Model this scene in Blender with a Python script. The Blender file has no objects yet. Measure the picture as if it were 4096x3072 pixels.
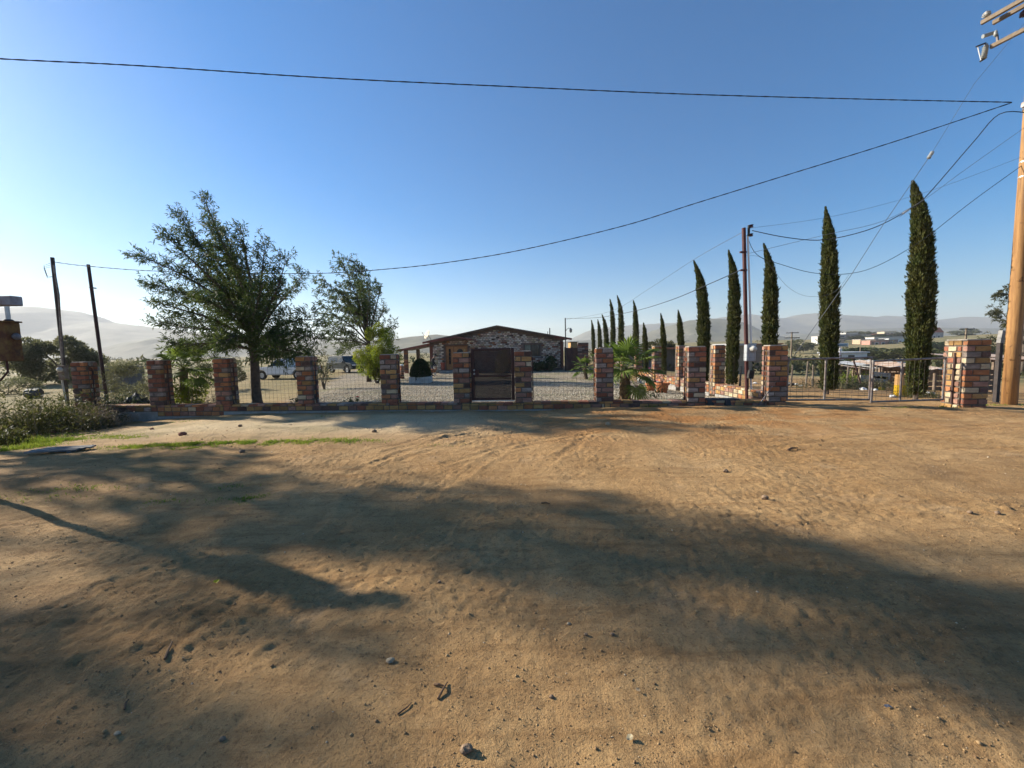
import bpy, bmesh, math, random
import numpy as np
from mathutils import Vector, Matrix

random.seed(7); RNG = np.random.default_rng(11)
R = math.radians
scene = bpy.context.scene
COL = scene.collection

# ------------------------------------------------------------------ camera, sky, sun, exposure
EYE = Vector((0, 0, 1.7)); FPX = 1600.0
PITCH = R(4.8); ROLL = 0.02
_f = Vector((0, math.cos(PITCH), -math.sin(PITCH))); _r0 = Vector((1, 0, 0)); _u0 = _r0.cross(_f)
_u = (_u0*math.cos(ROLL) + _r0*math.sin(ROLL)).normalized(); _r = _f.cross(_u).normalized()
cam = bpy.data.cameras.new('camera'); camo = bpy.data.objects.new('camera', cam); COL.objects.link(camo)
cam.sensor_width = 36; cam.lens = 36*FPX/4096; cam.clip_start = 0.05; cam.clip_end = 20000
camo.matrix_world = Matrix(((_r.x, _u.x, -_f.x, EYE.x), (_r.y, _u.y, -_f.y, EYE.y), (_r.z, _u.z, -_f.z, EYE.z), (0, 0, 0, 1)))
scene.camera = camo

SUN_AZ = R(23)      # the sun stands to the left, 23 degrees ahead of square left
SUN_EL = R(24)
SUNV = Vector((-math.cos(SUN_AZ)*math.cos(SUN_EL), math.sin(SUN_AZ)*math.cos(SUN_EL), math.sin(SUN_EL)))
world = bpy.data.worlds.new('World'); scene.world = world; world.use_nodes = True
wn = world.node_tree.nodes; wn.clear()
sky = wn.new('ShaderNodeTexSky'); sky.sky_type = 'NISHITA'; sky.sun_disc = False
sky.sun_elevation = SUN_EL; sky.sun_rotation = math.atan2(SUNV.x, SUNV.y)
sky.altitude = 300; sky.air_density = 1.1; sky.dust_density = 0.45; sky.ozone_density = 5.0
bg = wn.new('ShaderNodeBackground'); bg.inputs[1].default_value = 0.070
wo = wn.new('ShaderNodeOutputWorld')
hs_ = wn.new('ShaderNodeHueSaturation'); hs_.inputs['Saturation'].default_value = 1.42
world.node_tree.links.new(sky.outputs[0], hs_.inputs['Color']); world.node_tree.links.new(hs_.outputs[0], bg.inputs[0]); world.node_tree.links.new(bg.outputs[0], wo.inputs[0])
sl = bpy.data.lights.new('sun', 'SUN'); sl.energy = 5.0; sl.angle = R(0.9); sl.color = (1.0, 0.92, 0.78)
so = bpy.data.objects.new('sun', sl); COL.objects.link(so)
so.rotation_euler = SUNV.to_track_quat('Z', 'Y').to_euler(); so.location = (-30, 20, 40)
scene.view_settings.view_transform = 'Standard'; scene.view_settings.look = 'None'
scene.view_settings.exposure = 1.15; scene.view_settings.gamma = 1.0; scene.view_settings.use_curve_mapping = False
scene.render.engine = 'CYCLES'
scene.cycles.max_bounces = 5; scene.cycles.diffuse_bounces = 2; scene.cycles.glossy_bounces = 2
scene.cycles.transmission_bounces = 4; scene.cycles.transparent_max_bounces = 12; scene.cycles.volume_bounces = 0
scene.cycles.use_denoising = True; scene.cycles.use_adaptive_sampling = True; scene.cycles.adaptive_threshold = .02
scene.cycles.caustics_reflective = False; scene.cycles.caustics_refractive = False

# ------------------------------------------------------------------ measuring: a photo pixel to a point in the place
def ray(px, py):
    return _f + _r*((px-2048)/FPX) + _u*((1536-py)/FPX)
def PY(px, py, Y):
    d = ray(px, py); return EYE + d*(Y/d.y)
def PZ(px, py, z=0.0):
    d = ray(px, py); return EYE + d*((z-EYE.z)/d.z)

# ------------------------------------------------------------------ noise and relief
_perm = np.random.default_rng(5).permutation(512)
_perm = np.concatenate([_perm, _perm])
def perlin(x, y, seed=0):
    x = np.asarray(x, float)+seed*17.3; y = np.asarray(y, float)+seed*9.1
    xi = np.floor(x).astype(int); yi = np.floor(y).astype(int); xf = x-xi; yf = y-yi
    u = xf*xf*xf*(xf*(xf*6-15)+10); v = yf*yf*yf*(yf*(yf*6-15)+10)
    def g(ix, iy, dx, dy):
        h = _perm[(_perm[ix & 511]+iy) & 511]; a = h*(2*math.pi/512)
        return np.cos(a)*dx+np.sin(a)*dy
    n00 = g(xi, yi, xf, yf); n10 = g(xi+1, yi, xf-1, yf); n01 = g(xi, yi+1, xf, yf-1); n11 = g(xi+1, yi+1, xf-1, yf-1)
    return ((n00*(1-u)+n10*u)*(1-v)+(n01*(1-u)+n11*u)*v)*1.5
def fbm(x, y, o=4, seed=0):
    s = 0; a = 1.0
    for k in range(o):
        s = s+a*perlin(x*2**k, y*2**k, seed+k); a *= .5
    return s
def sstep(a, b, x):
    t = np.clip((x-a)/(b-a), 0, 1); return t*t*(3-2*t)
FENCE_A, FENCE_B = 11.75, -0.09
def fence_y(X): return FENCE_A+FENCE_B*X
_gx = [-30, -16, -13, -11, -8, 0, 3, 8, 13, 16, 30]; _gz = [-.7, -.5, -.4, -.27, -.10, -.04, .03, .06, .02, .0, -.3]
def base_height(x, y):
    """the lie of the land without the fine relief of the dirt"""
    x = np.asarray(x, float); y = np.asarray(y, float)
    road = np.interp(x, _gx, _gz)*sstep(3.5, 11, y)
    inside = -.03-.08*sstep(12, 34, y)-.25*sstep(-7, -14, x)
    near = np.where(y > FENCE_A+FENCE_B*x, 1.0, 0.0)
    w = sstep(0.1, 1.2, y-(FENCE_A+FENCE_B*x))
    inyard = w*sstep(10.5, 8.0, x)
    z = road*(1-inyard)+inside*inyard
    d = np.hypot(x, y); az = np.degrees(np.arctan2(x, np.maximum(y, 1e-3)))
    right = sstep(9, 24, az)*np.where(y > 0, 1, 0)
    dip = np.interp(d, [0, 14, 40, 80, 110, 170, 300, 390, 480, 540, 800, 1500, 6000], [0, 0, -1.0, -2.3, -3.2, -4.0, -2.5, 1.0, 5.5, 8, 6, 4, 0])
    far = sstep(16, 40, d)
    rough = far*(fbm(x/60, y/60, 3, 3)*1.0*sstep(40, 200, d)+fbm(x/9, y/9, 2, 8)*.12)
    return z+right*dip+rough*sstep(28, 60, d)
def seg_dist(x, y, pts):
    best = np.full(np.shape(x), 1e9)
    for (ax, ay), (bx, by) in zip(pts[:-1], pts[1:]):
        dx, dy = bx-ax, by-ay; t = np.clip(((x-ax)*dx+(y-ay)*dy)/(dx*dx+dy*dy), 0, 1)
        best = np.minimum(best, np.hypot(x-ax-t*dx, y-ay-t*dy))
    return best
# wheel ruts across the dirt, read off the ground of the photograph
RUTS = []
for pix in ([(0, 2640), (430, 2560), (760, 2510), (1000, 2360)], [(300, 2680), (620, 2600), (880, 2480), (1050, 2330)],
            [(1400, 1880), (1800, 1740), (2150, 1690), (2700, 1665)], [(1550, 1800), (2000, 1700), (2500, 1672), (3200, 1655)],
            [(2100, 1770), (2600, 1700), (3200, 1670), (3900, 1660)], 
            [(1700, 1990), (2000, 1800), (2400, 1730), (3000, 1700)], [(3100, 1800), (3600, 1730), (4000, 1700)], [(900, 1700), (1500, 1675), (2200, 1662)],
             [(1480, 1800), (1800, 1722), (2060, 1686)], [(1620, 1830), (1950, 1740), (2250, 1700)], [(1780, 1850), (2100, 1765), (2420, 1720)], [(1330, 2140), (1420, 2010), (1500, 1930)], [(2180, 1860), (2300, 1790), (2330, 1740)],  [(150, 2470), (420, 2330), (800, 2230)]):
    RUTS.append([tuple(PZ(*p))[:2] for p in pix])
def dirt_relief(x, y):
    n = .036*fbm(x/2.3, y/2.3, 3, 21)+.014*fbm(x/.55+2, y/.8, 3, 22)
    churn = sstep(-.15, .45, fbm(x/2.2, y/1.6, 2, 25)+.25)
    n = n+churn*(.011*np.abs(fbm(x/.13, y/.16, 2, 23))+.011*fbm(x/.06, y/.06, 2, 24))
    n = n+.0045*fbm(x/.055, y/.055, 2, 27)
    for k, r in enumerate(RUTS):
        d = seg_dist(x, y, r)+.05*fbm(x/.5, y/.5, 2, 60+k)
        n = n+(.4+.6*sstep(-.2,.3,fbm(x/.9,y/.9,2,80+k)))*(-.013*np.exp(-(d/.075)**4)+.010*np.exp(-((d-.14)/.045)**2)+.006*np.exp(-(d/.12)**4)*np.sign(np.sin((x*.6+y)*38+k)))
    rim = np.exp(-((y-(fence_y(x)-1.0))/.28)**2)*sstep(-9, -6, x)
    return n+rim*.05
def height(x, y):
    x = np.asarray(x, float); y = np.asarray(y, float)
    w = sstep(20, 15, np.abs(x))*sstep(16, 12.8, y)*sstep(-8, -4, y)
    return base_height(x, y)+w*dirt_relief(x, y)
# ------------------------------------------------------------------ materials
MATS = {}
def _mix(nt, a, b, fac):
    m = nt.nodes.new('ShaderNodeMix'); m.data_type = 'RGBA'
    for s, v in ((6, a), (7, b)):
        if isinstance(v, tuple): m.inputs[s].default_value = (*v[:3], 1)
        else: nt.links.new(v, m.inputs[s])
    if isinstance(fac, (int, float)): m.inputs[0].default_value = fac
    else: nt.links.new(fac, m.inputs[0])
    return m.outputs[2]
def _noise(nt, scale, detail=4, rough=.55, co=None, dist=0):
    n = nt.nodes.new('ShaderNodeTexNoise'); n.inputs['Scale'].default_value = scale
    n.inputs['Detail'].default_value = detail; n.inputs['Roughness'].default_value = rough; n.inputs['Distortion'].default_value = dist
    if co is not None: nt.links.new(co, n.inputs['Vector'])
    return n.outputs[0]
def _ramp(nt, src, a, b):
    r = nt.nodes.new('ShaderNodeMapRange'); r.inputs[1].default_value = a; r.inputs[2].default_value = b
    nt.links.new(src, r.inputs[0]); return r.outputs[0]
def _math(nt, op, a, b=0.0):
    m = nt.nodes.new('ShaderNodeMath'); m.operation = op
    for i, v in enumerate((a, b)):
        if isinstance(v, (int, float)): m.inputs[i].default_value = v
        else: nt.links.new(v, m.inputs[i])
    return m.outputs[0]
def new_mat(name):
    m = bpy.data.materials.new(name); m.use_nodes = True; nt = m.node_tree; b = nt.nodes['Principled BSDF']
    b.inputs['Specular IOR Level'].default_value = .3
    return m, nt, b
def mat(name, col, col2=None, scale=6, rough=.8, bump=0.0, bscale=40, metal=0, spec=.3, lo=.35, hi=.65, rnd=0.0, tex='Object', emit=None, coat=0):
    if name in MATS: return MATS[name]
    m, nt, b = new_mat(name); tc = nt.nodes.new('ShaderNodeTexCoord'); co = tc.outputs[tex]
    c = col
    if col2 is not None:
        c = _mix(nt, col, col2, _ramp(nt, _noise(nt, scale, 5, .6, co), lo, hi))
    if rnd:
        oi = nt.nodes.new('ShaderNodeObjectInfo'); hs = nt.nodes.new('ShaderNodeHueSaturation')
        v = nt.nodes.new('ShaderNodeMapRange'); v.inputs[3].default_value = 1-rnd; v.inputs[4].default_value = 1+rnd
        nt.links.new(oi.outputs['Random'], v.inputs[0]); nt.links.new(v.outputs[0], hs.inputs['Value'])
        if isinstance(c, tuple): hs.inputs['Color'].default_value = (*c, 1)
        else: nt.links.new(c, hs.inputs['Color'])
        c = hs.outputs[0]
    if isinstance(c, tuple): b.inputs['Base Color'].default_value = (*c, 1)
    else: nt.links.new(c, b.inputs['Base Color'])
    b.inputs['Roughness'].default_value = rough; b.inputs['Metallic'].default_value = metal; b.inputs['Specular IOR Level'].default_value = spec
    b.inputs['Coat Weight'].default_value = coat
    if bump:
        bp = nt.nodes.new('ShaderNodeBump'); bp.inputs['Strength'].default_value = bump; bp.inputs['Distance'].default_value = .02
        nt.links.new(_noise(nt, bscale, 4, .6, co), bp.inputs['Height']); nt.links.new(bp.outputs[0], b.inputs['Normal'])
    MATS[name] = m; return m
def leaf_mat(name, col, col2, trans=.35, warm=None):
    if name in MATS: return MATS[name]
    m, nt, b = new_mat(name); g = nt.nodes.new('ShaderNodeNewGeometry'); tc = nt.nodes.new('ShaderNodeTexCoord')
    c = _mix(nt, col, col2, g.outputs['Random Per Island'])
    n = _ramp(nt, _noise(nt, 1.6, 3, .6, tc.outputs['Object']), .4, .7)
    c = _mix(nt, c, warm if warm else tuple(v*1.35 for v in col2), _math(nt, 'MULTIPLY', n, .5))
    nt.links.new(c, b.inputs['Base Color']); b.inputs['Roughness'].default_value = .6; b.inputs['Specular IOR Level'].default_value = .25
    t = nt.nodes.new('ShaderNodeBsdfTranslucent'); nt.links.new(c, t.inputs[0])
    ms = nt.nodes.new('ShaderNodeMixShader'); ms.inputs[0].default_value = trans
    out = nt.nodes['Material Output']; nt.links.new(b.outputs[0], ms.inputs[1]); nt.links.new(t.outputs[0], ms.inputs[2]); nt.links.new(ms.outputs[0], out.inputs[0])
    MATS[name] = m; return m

# ------------------------------------------------------------------ building
def tag(o, label=None, cat=None, group=None, kind=None):
    if label: o['label'] = label
    if cat: o['category'] = cat
    if group: o['group'] = group
    if kind: o['kind'] = kind
    return o
def thing(name, label, cat, loc, group=None):
    o = bpy.data.objects.new(name, None); o.empty_display_size = .2; COL.objects.link(o); o.location = loc
    return tag(o, label, cat, group, 'thing')
def root_loc(p):
    v = Vector((0, 0, 0))
    while p is not None: v = v+Vector(p.location); p = p.parent
    return v
def np_mesh(name, V, F, mat_=None, smooth=False):
    V = np.asarray(V, np.float32); F = np.asarray(F, np.int32); k = F.shape[1]
    me = bpy.data.meshes.new(name); me.vertices.add(len(V)); me.vertices.foreach_set('co', V.ravel())
    me.loops.add(F.size); me.loops.foreach_set('vertex_index', F.ravel())
    me.polygons.add(len(F)); me.polygons.foreach_set('loop_start', np.arange(0, F.size, k, dtype=np.int32))
    try: me.polygons.foreach_set('loop_total', np.full(len(F), k, np.int32))
    except Exception: pass
    if smooth: me.polygons.foreach_set('use_smooth', np.ones(len(F), bool))
    me.update(calc_edges=True)
    if mat_ is not None: me.materials.append(mat_)
    return me
def link(name, me, parent=None, origin=None):
    o = bpy.data.objects.new(name, me); COL.objects.link(o)
    if parent is not None: o.parent = parent
    elif origin is not None: o.location = origin
    return o
class MB:
    def __init__(s): s.v = []; s.f = []
    def quad(s, *p):
        n = len(s.v); s.v += [tuple(q) for q in p]; s.f.append(tuple(range(n, n+len(p)))); return s
    def box(s, c, size, rz=0, M=None, taper=1.0):
        hx, hy, hz = size[0]/2, size[1]/2, size[2]/2; n = len(s.v)
        m = (Matrix.Rotation(rz, 3, 'Z') if rz else Matrix.Identity(3)) if M is None else M
        for sx, sy, sz in ((-1,-1,-1),(1,-1,-1),(1,1,-1),(-1,1,-1),(-1,-1,1),(1,-1,1),(1,1,1),(-1,1,1)):
            t = taper if sz > 0 else 1
            s.v.append(tuple(Vector(c)+m @ Vector((sx*hx*t, sy*hy*t, sz*hz))))
        for f in ((0,3,2,1),(4,5,6,7),(0,1,5,4),(1,2,6,5),(2,3,7,6),(3,0,4,7)): s.f.append(tuple(n+i for i in f))
        return s
    def beam(s, a, b, w, h, up=(0,0,1)):
        a = Vector(a); b = Vector(b); d = (b-a); L = d.length; d.normalize(); x = d.cross(Vector(up))
        x = x.normalized() if x.length > 1e-5 else Vector((1,0,0)); z = x.cross(d)
        return s.box((a+b)/2, (w, L, h), M=Matrix((x, d, z)).transposed())
    def tube(s, pts, r, n=8, caps=True):
        pts = [Vector(p) for p in pts]; N = len(pts); rr = r if isinstance(r, (list, tuple)) else [r]*N; base = len(s.v); ref = None
        for i, p in enumerate(pts):
            d = (pts[min(i+1, N-1)]-pts[max(i-1, 0)]); d = d.normalized() if d.length > 1e-9 else Vector((0,0,1))
            if ref is None: ref = d.orthogonal().normalized()
            ref = (ref-d*ref.dot(d)); ref = ref.normalized() if ref.length > 1e-6 else d.orthogonal().normalized(); y = d.cross(ref)
            for k in range(n):
                a = 2*math.pi*k/n; s.v.append(tuple(p+(ref*math.cos(a)+y*math.sin(a))*rr[i]))
        for i in range(N-1):
            for k in range(n):
                a = base+i*n+k; b = base+i*n+(k+1) % n; s.f.append((a, b, b+n, a+n))
        if caps:
            s.f.append(tuple(base+k for k in reversed(range(n)))); s.f.append(tuple(base+(N-1)*n+k for k in range(n)))
        return s
    def lathe(s, c, prof, n=16, axis=(0,0,1)):
        c = Vector(c); d = Vector(axis).normalized(); x = d.orthogonal().normalized(); y = d.cross(x); base = len(s.v)
        for r, h in prof:
            for k in range(n):
                a = 2*math.pi*k/n; s.v.append(tuple(c+d*h+(x*math.cos(a)+y*math.sin(a))*max(r, 1e-4)))
        for i in range(len(prof)-1):
            for k in range(n):
                a = base+i*n+k; b = base+i*n+(k+1) % n; s.f.append((a, b, b+n, a+n))
        s.f.append(tuple(base+k for k in reversed(range(n)))); s.f.append(tuple(base+(len(prof)-1)*n+k for k in range(n)))
        return s
    def prism(s, poly, off):
        """polygon (3-D points) pushed along off"""
        poly = [Vector(p) for p in poly]; off = Vector(off); n = len(s.v); k = len(poly)
        s.v += [tuple(p) for p in poly]+[tuple(p+off) for p in poly]
        s.f.append(tuple(range(n, n+k))); s.f.append(tuple(n+k+i for i in reversed(range(k))))
        for i in range(k): s.f.append((n+i, n+k+i, n+k+(i+1) % k, n+(i+1) % k))
        return s
    def build(s, name, m, parent=None, origin=None, bevel=0, smooth=False, seg=1):
        off = root_loc(parent) if parent is not None else Vector(origin if origin is not None else (0,0,0))
        me = bpy.data.meshes.new(name); me.from_pydata([tuple(Vector(v)-off) for v in s.v], [], s.f)
        if m is not None: me.materials.append(m)
        bm = bmesh.new(); bm.from_mesh(me); bmesh.ops.recalc_face_normals(bm, faces=bm.faces)
        if bevel:
            es = [e for e in bm.edges if len(e.link_faces) == 2 and e.calc_face_angle(0) > .6]
            bmesh.ops.bevel(bm, geom=es, offset=bevel, segments=seg, affect='EDGES', profile=.6)
        bm.to_mesh(me); bm.free()
        if smooth:
            for p in me.polygons: p.use_smooth = True
        return link(name, me, parent, origin)
def copy_tree(o, loc, rz=0.0, scale=1.0, parent=None):
    c = o.copy(); COL.objects.link(c); c.parent = parent
    if parent is None:
        c.location = loc; c.rotation_euler = (0, 0, rz); c.scale = (scale,)*3 if isinstance(scale, (int, float)) else scale
    for ch in list(o.children): copy_tree(ch, None, parent=c)
    return c

# leaves: many small pointed faces, each with its own direction
def leaf_faces(P, D, L, W, droop=0.0, curl=.25):
    P = np.asarray(P); N = len(P); D = np.asarray(D, float); D = D/np.maximum(np.linalg.norm(D, axis=1, keepdims=True), 1e-6)
    S = np.cross(D, RNG.normal(size=(N, 3))); S /= np.maximum(np.linalg.norm(S, axis=1, keepdims=True), 1e-6)
    L = (L*RNG.uniform(.6, 1.25, N))[:, None]; W = (W*RNG.uniform(.7, 1.2, N))[:, None]
    Nn = np.cross(D, S); mid = P+D*L*.45+Nn*L*curl*.2
    tip = P+D*L-Nn*L*curl*.15; tip[:, 2] -= droop*L[:, 0]
    V = np.stack([P, mid-S*W*.5, tip, mid+S*W*.5], 1).reshape(-1, 3)
    return V, np.arange(4*N).reshape(N, 4)
def rand_dir(n, zbias=0.0):
    d = RNG.normal(size=(n, 3)); d /= np.linalg.norm(d, axis=1, keepdims=True); d[:, 2] += zbias
    return d/np.linalg.norm(d, axis=1, keepdims=True)
# ================================================================== the setting
# ---- ground: one sheet from behind the camera to the horizon, finest where the camera stands
def spaced(lo, hi, fine_lo, fine_hi, step, grow, near=None):
    a = [fine_lo]
    while a[-1] < fine_hi:
        st = step
        if near is not None: st = step*(1+max(0, (abs(a[-1]-near[0])-near[1]))*near[2])
        a.append(a[-1]+st)
    st = a[-1]-a[-2]; up = a[-1]
    while up < hi: st *= grow; up += st; a.append(up)
    st = step; dn = fine_lo; pre = []
    st = a[1]-a[0]
    while dn > lo: st *= grow; dn -= st; pre.append(dn)
    return np.array(pre[::-1]+a)
gx_ = spaced(-5200, 5200, -17, 17, .024, 1.13, near=(0, 3.0, .14))
gy_ = spaced(-5200, 5200, .9, 13.6, .020, 1.13, near=(.9, 2.2, .20))
GX, GY = np.meshgrid(gx_, gy_)
GZ = height(GX, GY)
nx, ny = len(gx_), len(gy_)
def gz(x, y):
    """height of the ground sheet at a point"""
    i = min(max(int(np.searchsorted(gx_, x))-1, 0), nx-2); j = min(max(int(np.searchsorted(gy_, y))-1, 0), ny-2)
    u = (x-gx_[i])/(gx_[i+1]-gx_[i]); v = (y-gy_[j])/(gy_[j+1]-gy_[j])
    return float((GZ[j, i]*(1-u)+GZ[j, i+1]*u)*(1-v)+(GZ[j+1, i]*(1-u)+GZ[j+1, i+1]*u)*v)
def PG(px, py):
    """photo pixel to the real ground surface"""
    d = ray(px, py); t = (0-EYE.z)/d.z
    for _ in range(14):
        p = EYE+d*t; t += (gz(p.x, p.y)-p.z)/d.z*.7
    return EYE+d*t
idx = np.arange(nx*ny).reshape(ny, nx)
GF = np.stack([idx[:-1, :-1], idx[:-1, 1:], idx[1:, 1:], idx[1:, :-1]], -1).reshape(-1, 4)
gm = np_mesh('ground', np.stack([GX, GY, GZ], -1).reshape(-1, 3), GF, smooth=True)
X, Y = GX.ravel(), GY.ravel(); dist = np.hypot(X, Y)
inside = sstep(-.05, .5, Y-fence_y(X))
wob = fbm(X/1.7, Y/1.7, 3, 40)
gravel = inside*sstep(7.6, 7.2, X)*sstep(-9.2, -8.0, X+.6*wob+.35*np.clip(Y-15,0,30))*sstep(54, 48, Y)
scrub = np.clip(np.maximum(sstep(30, 60, dist), inside*sstep(-8.5, -9.5, X)*.8), 0, 1)*(1-gravel)*(1-.9*sstep(60, 20, dist)*sstep(8, 9, X))
drive = sstep(8.0, 8.6, X)*sstep(13.0, 12.4, X)*sstep(11, 12, Y)*sstep(40, 30, Y); scrub = scrub*(1-drive)
red = np.exp(-((X-4.0)/5.5)**2)*np.exp(-((Y-9.4)/1.9)**2)*sstep(-.25, .35, fbm(X/1.1, Y/.7, 3, 44)+.1)
turf = np.clip(sstep(.12, .5, fbm(X/2.1, Y/1.2, 3, 47))*sstep(-2.5, -5.0, X)*sstep(4.0, 5.5, Y)*(1-inside)*.7+gravel*sstep(.25, .6, fbm(X/1.6, Y/1.2, 3, 48))*.55, 0, 1)
pale = np.exp(-((Y-9.6+.09*X)/1.5)**2)*sstep(1.5, -3, X)*sstep(-13, -8, X)*(1-inside)
for nm, a in (('gravel', gravel), ('scrub', scrub), ('red', red), ('turf', turf), ('pale', pale)):
    at = gm.attributes.new(nm, 'FLOAT', 'POINT'); at.data.foreach_set('value', a.astype(np.float32))
m, nt, b = new_mat('dirt_ground'); tc = nt.nodes.new('ShaderNodeTexCoord'); co = tc.outputs['Object']
def attr(n):
    a = nt.nodes.new('ShaderNodeAttribute'); a.attribute_name = n; return a.outputs['Fac']
big = _ramp(nt, _noise(nt, .55, 5, .6, co), .35, .68); mid = _ramp(nt, _noise(nt, 5, 6, .65, co, .6), .36, .66); fine = _noise(nt, 55, 5, .75, co)
c = _mix(nt, (.405, .240, .100), (.545, .352, .165), big)
c = _mix(nt, c, (.25, .135, .058), _math(nt, 'MULTIPLY', mid, .42))
c = _mix(nt, c, (.50, .35, .20), _math(nt, 'MULTIPLY', _ramp(nt, _noise(nt, 1.3, 4, .6, co, .4), .58, .74), .5))
c = _mix(nt, c, (.12, .07, .038), _math(nt, 'MULTIPLY', _ramp(nt, fine, .52, .72), .8))
c = _mix(nt, c, (.55, .47, .36), _math(nt, 'MULTIPLY', _ramp(nt, _noise(nt, 85, 3, .7, co), .66, .78), .7))
c = _mix(nt, c, (.13, .075, .036), _math(nt, 'MULTIPLY', _ramp(nt, _noise(nt, 20, 6, .8, co), .54, .68), .62))
c = _mix(nt, c, (.56, .42, .25), _math(nt, 'MULTIPLY', _ramp(nt, _noise(nt, 31, 5, .8, co), .58, .70), .4))
mpg = nt.nodes.new('ShaderNodeMapping'); mpg.inputs['Rotation'].default_value = (0, 0, .28); mpg.inputs['Scale'].default_value = (.8, 5.5, 1); nt.links.new(co, mpg.inputs[0])
c = _mix(nt, c, (.21, .115, .048), _math(nt, 'MULTIPLY', _ramp(nt, _noise(nt, 1.0, 7, .72, mpg.outputs[0], .3), .50, .66), .6))
c = _mix(nt, c, (.24, .135, .058), _math(nt, 'MULTIPLY', _ramp(nt, _noise(nt, .33, 5, .65, co), .50, .64), .55))
c = _mix(nt, c, (.36, .165, .055), _math(nt, 'MULTIPLY', attr('red'), .85))
c = _mix(nt, c, (.58, .46, .285), _math(nt, 'MULTIPLY', attr('pale'), .85))
c = _mix(nt, c, (.12, .115, .04), _math(nt, 'MULTIPLY', attr('turf'), .5))
vor = nt.nodes.new('ShaderNodeTexVoronoi'); vor.inputs['Scale'].default_value = 15; nt.links.new(co, vor.inputs['Vector'])
hsv = nt.nodes.new('ShaderNodeSeparateColor'); nt.links.new(vor.outputs['Color'], hsv.inputs[0])
gc = _mix(nt, (.20, .165, .115), (.64, .57, .44), hsv.outputs[0])
gc = _mix(nt, gc, (.13, .095, .06), _ramp(nt, vor.outputs['Distance'], .35, .7))
gc = _mix(nt, gc, (.36, .29, .19), _math(nt, 'MULTIPLY', _ramp(nt, _noise(nt, .7, 4, .6, co), .42, .62), .55))
gc = _mix(nt, gc, (.13, .15, .045), _math(nt, 'MULTIPLY', attr('turf'), .7))
c = _mix(nt, c, gc, attr('gravel'))
sc_ = _mix(nt, (.32, .245, .12), (.165, .150, .06), _ramp(nt, _noise(nt, .09, 6, .7, co), .4, .62))
sc_ = _mix(nt, sc_, (.075, .085, .045), _math(nt, 'MULTIPLY', _ramp(nt, _noise(nt, .45, 5, .7, co), .54, .66), .8))
c = _mix(nt, c, sc_, attr('scrub'))
nt.links.new(c, b.inputs['Base Color']); b.inputs['Roughness'].default_value = .95; b.inputs['Specular IOR Level'].default_value = .12
hgt = _math(nt, 'ADD', _math(nt, 'MULTIPLY', fine, .5), _math(nt, 'ADD', _math(nt, 'MULTIPLY', _noise(nt, 14, 6, .75, co), .8), _math(nt, 'MULTIPLY', _noise(nt, 150, 3, .7, co), .28)))
hgt = _math(nt, 'ADD', hgt, _math(nt, 'MULTIPLY', _math(nt, 'MULTIPLY', vor.outputs['Distance'], attr('gravel')), -1.6))
bp = nt.nodes.new('ShaderNodeBump'); bp.inputs['Strength'].default_value = 1.0; bp.inputs['Distance'].default_value = .03
nt.links.new(hgt, bp.inputs['Height']); nt.links.new(bp.outputs[0], b.inputs['Normal'])
gm.materials.append(m)
tag(link('ground', gm), kind='structure')

# ---- hills: ridges standing at their real distance, with slopes on both sides
hill_m, nt, b = new_mat('hillside'); tc = nt.nodes.new('ShaderNodeTexCoord'); co = tc.outputs['Object']
c = _mix(nt, (.17, .15, .095), (.085, .085, .05), _ramp(nt, _noise(nt, .012, 7, .68, co), .38, .62))
c = _mix(nt, c, (.30, .26, .18), _math(nt, 'MULTIPLY', _ramp(nt, _noise(nt, .02, 6, .7, co, .8), .60, .72), .7))
nt.links.new(c, b.inputs['Base Color']); b.inputs['Roughness'].default_value = 1
def hill(prof, d, depth, label, seed):
    xs = np.array([PY(px, py, d).x for px, py in prof]); zs = np.array([PY(px, py, d).z for px, py in prof])
    n = 260; m_ = 46; u = np.linspace(xs[0], xs[-1], n); crest = np.interp(u, xs, zs)
    k = np.ones(5)/5; crest = np.convolve(np.pad(crest, 2, 'edge'), k, 'valid')
    ends = sstep(0, .06, np.linspace(0, 1, n))*sstep(0, .06, np.linspace(1, 0, n))
    t = np.linspace(-1, 1, m_); U, T = np.meshgrid(u, t)
    fall = np.where(T < 0, (1-np.abs(T)**1.15), (1-np.abs(T)**1.6))
    sp = fbm(U/(depth*.35), T*3.0, 4, seed)
    Z = (crest*ends)[None, :]*fall*(1+.30*sp*np.abs(T)*(1-np.abs(T))*4*.6)+(-12)*(1-fall)
    Z += fbm(U/45, T*depth/90, 3, seed+4)*(crest.max()*.012)*fall
    YY = d+T*depth*np.where(T < 0, .8, 1)+40*fbm(U/300, T*2, 2, seed+7)*np.abs(T)
    id_ = np.arange(n*m_).reshape(m_, n)
    F = np.stack([id_[:-1, :-1], id_[:-1, 1:], id_[1:, 1:], id_[1:, :-1]], -1).reshape(-1, 4)
    me = np_mesh('hill', np.stack([U, YY, Z], -1).reshape(-1, 3)-np.array([u.mean(), d, 0]), F, hill_m, smooth=True)
    return tag(link('hill', me, origin=(float(u.mean()), d, 0)), label, kind='structure')
hill([(-1400,1330),(-700,1265),(-200,1236),(0,1231),(115,1225),(192,1238),(254,1258),(354,1290),(430,1291),(600,1308),(692,1323),(807,1331),(1000,1340),(1307,1344),(1500,1358),(1700,1390)], 1850, 900, 'tall hazy hill rising at the left edge', 1)
hill([(200,1430),(400,1398),(560,1362),(690,1338),(820,1330),(1000,1345),(1200,1372),(1400,1400)], 1250, 330, 'lower hazy spur in front of the tall left hill', 2)
hill([(1050,1400),(1250,1372),(1420,1362),(1576,1356),(1660,1345),(1745,1337),(1800,1343),(1900,1352),(2050,1372),(2150,1392)], 1050, 330, 'scrubby low hill behind the left end of the house', 3)
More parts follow.
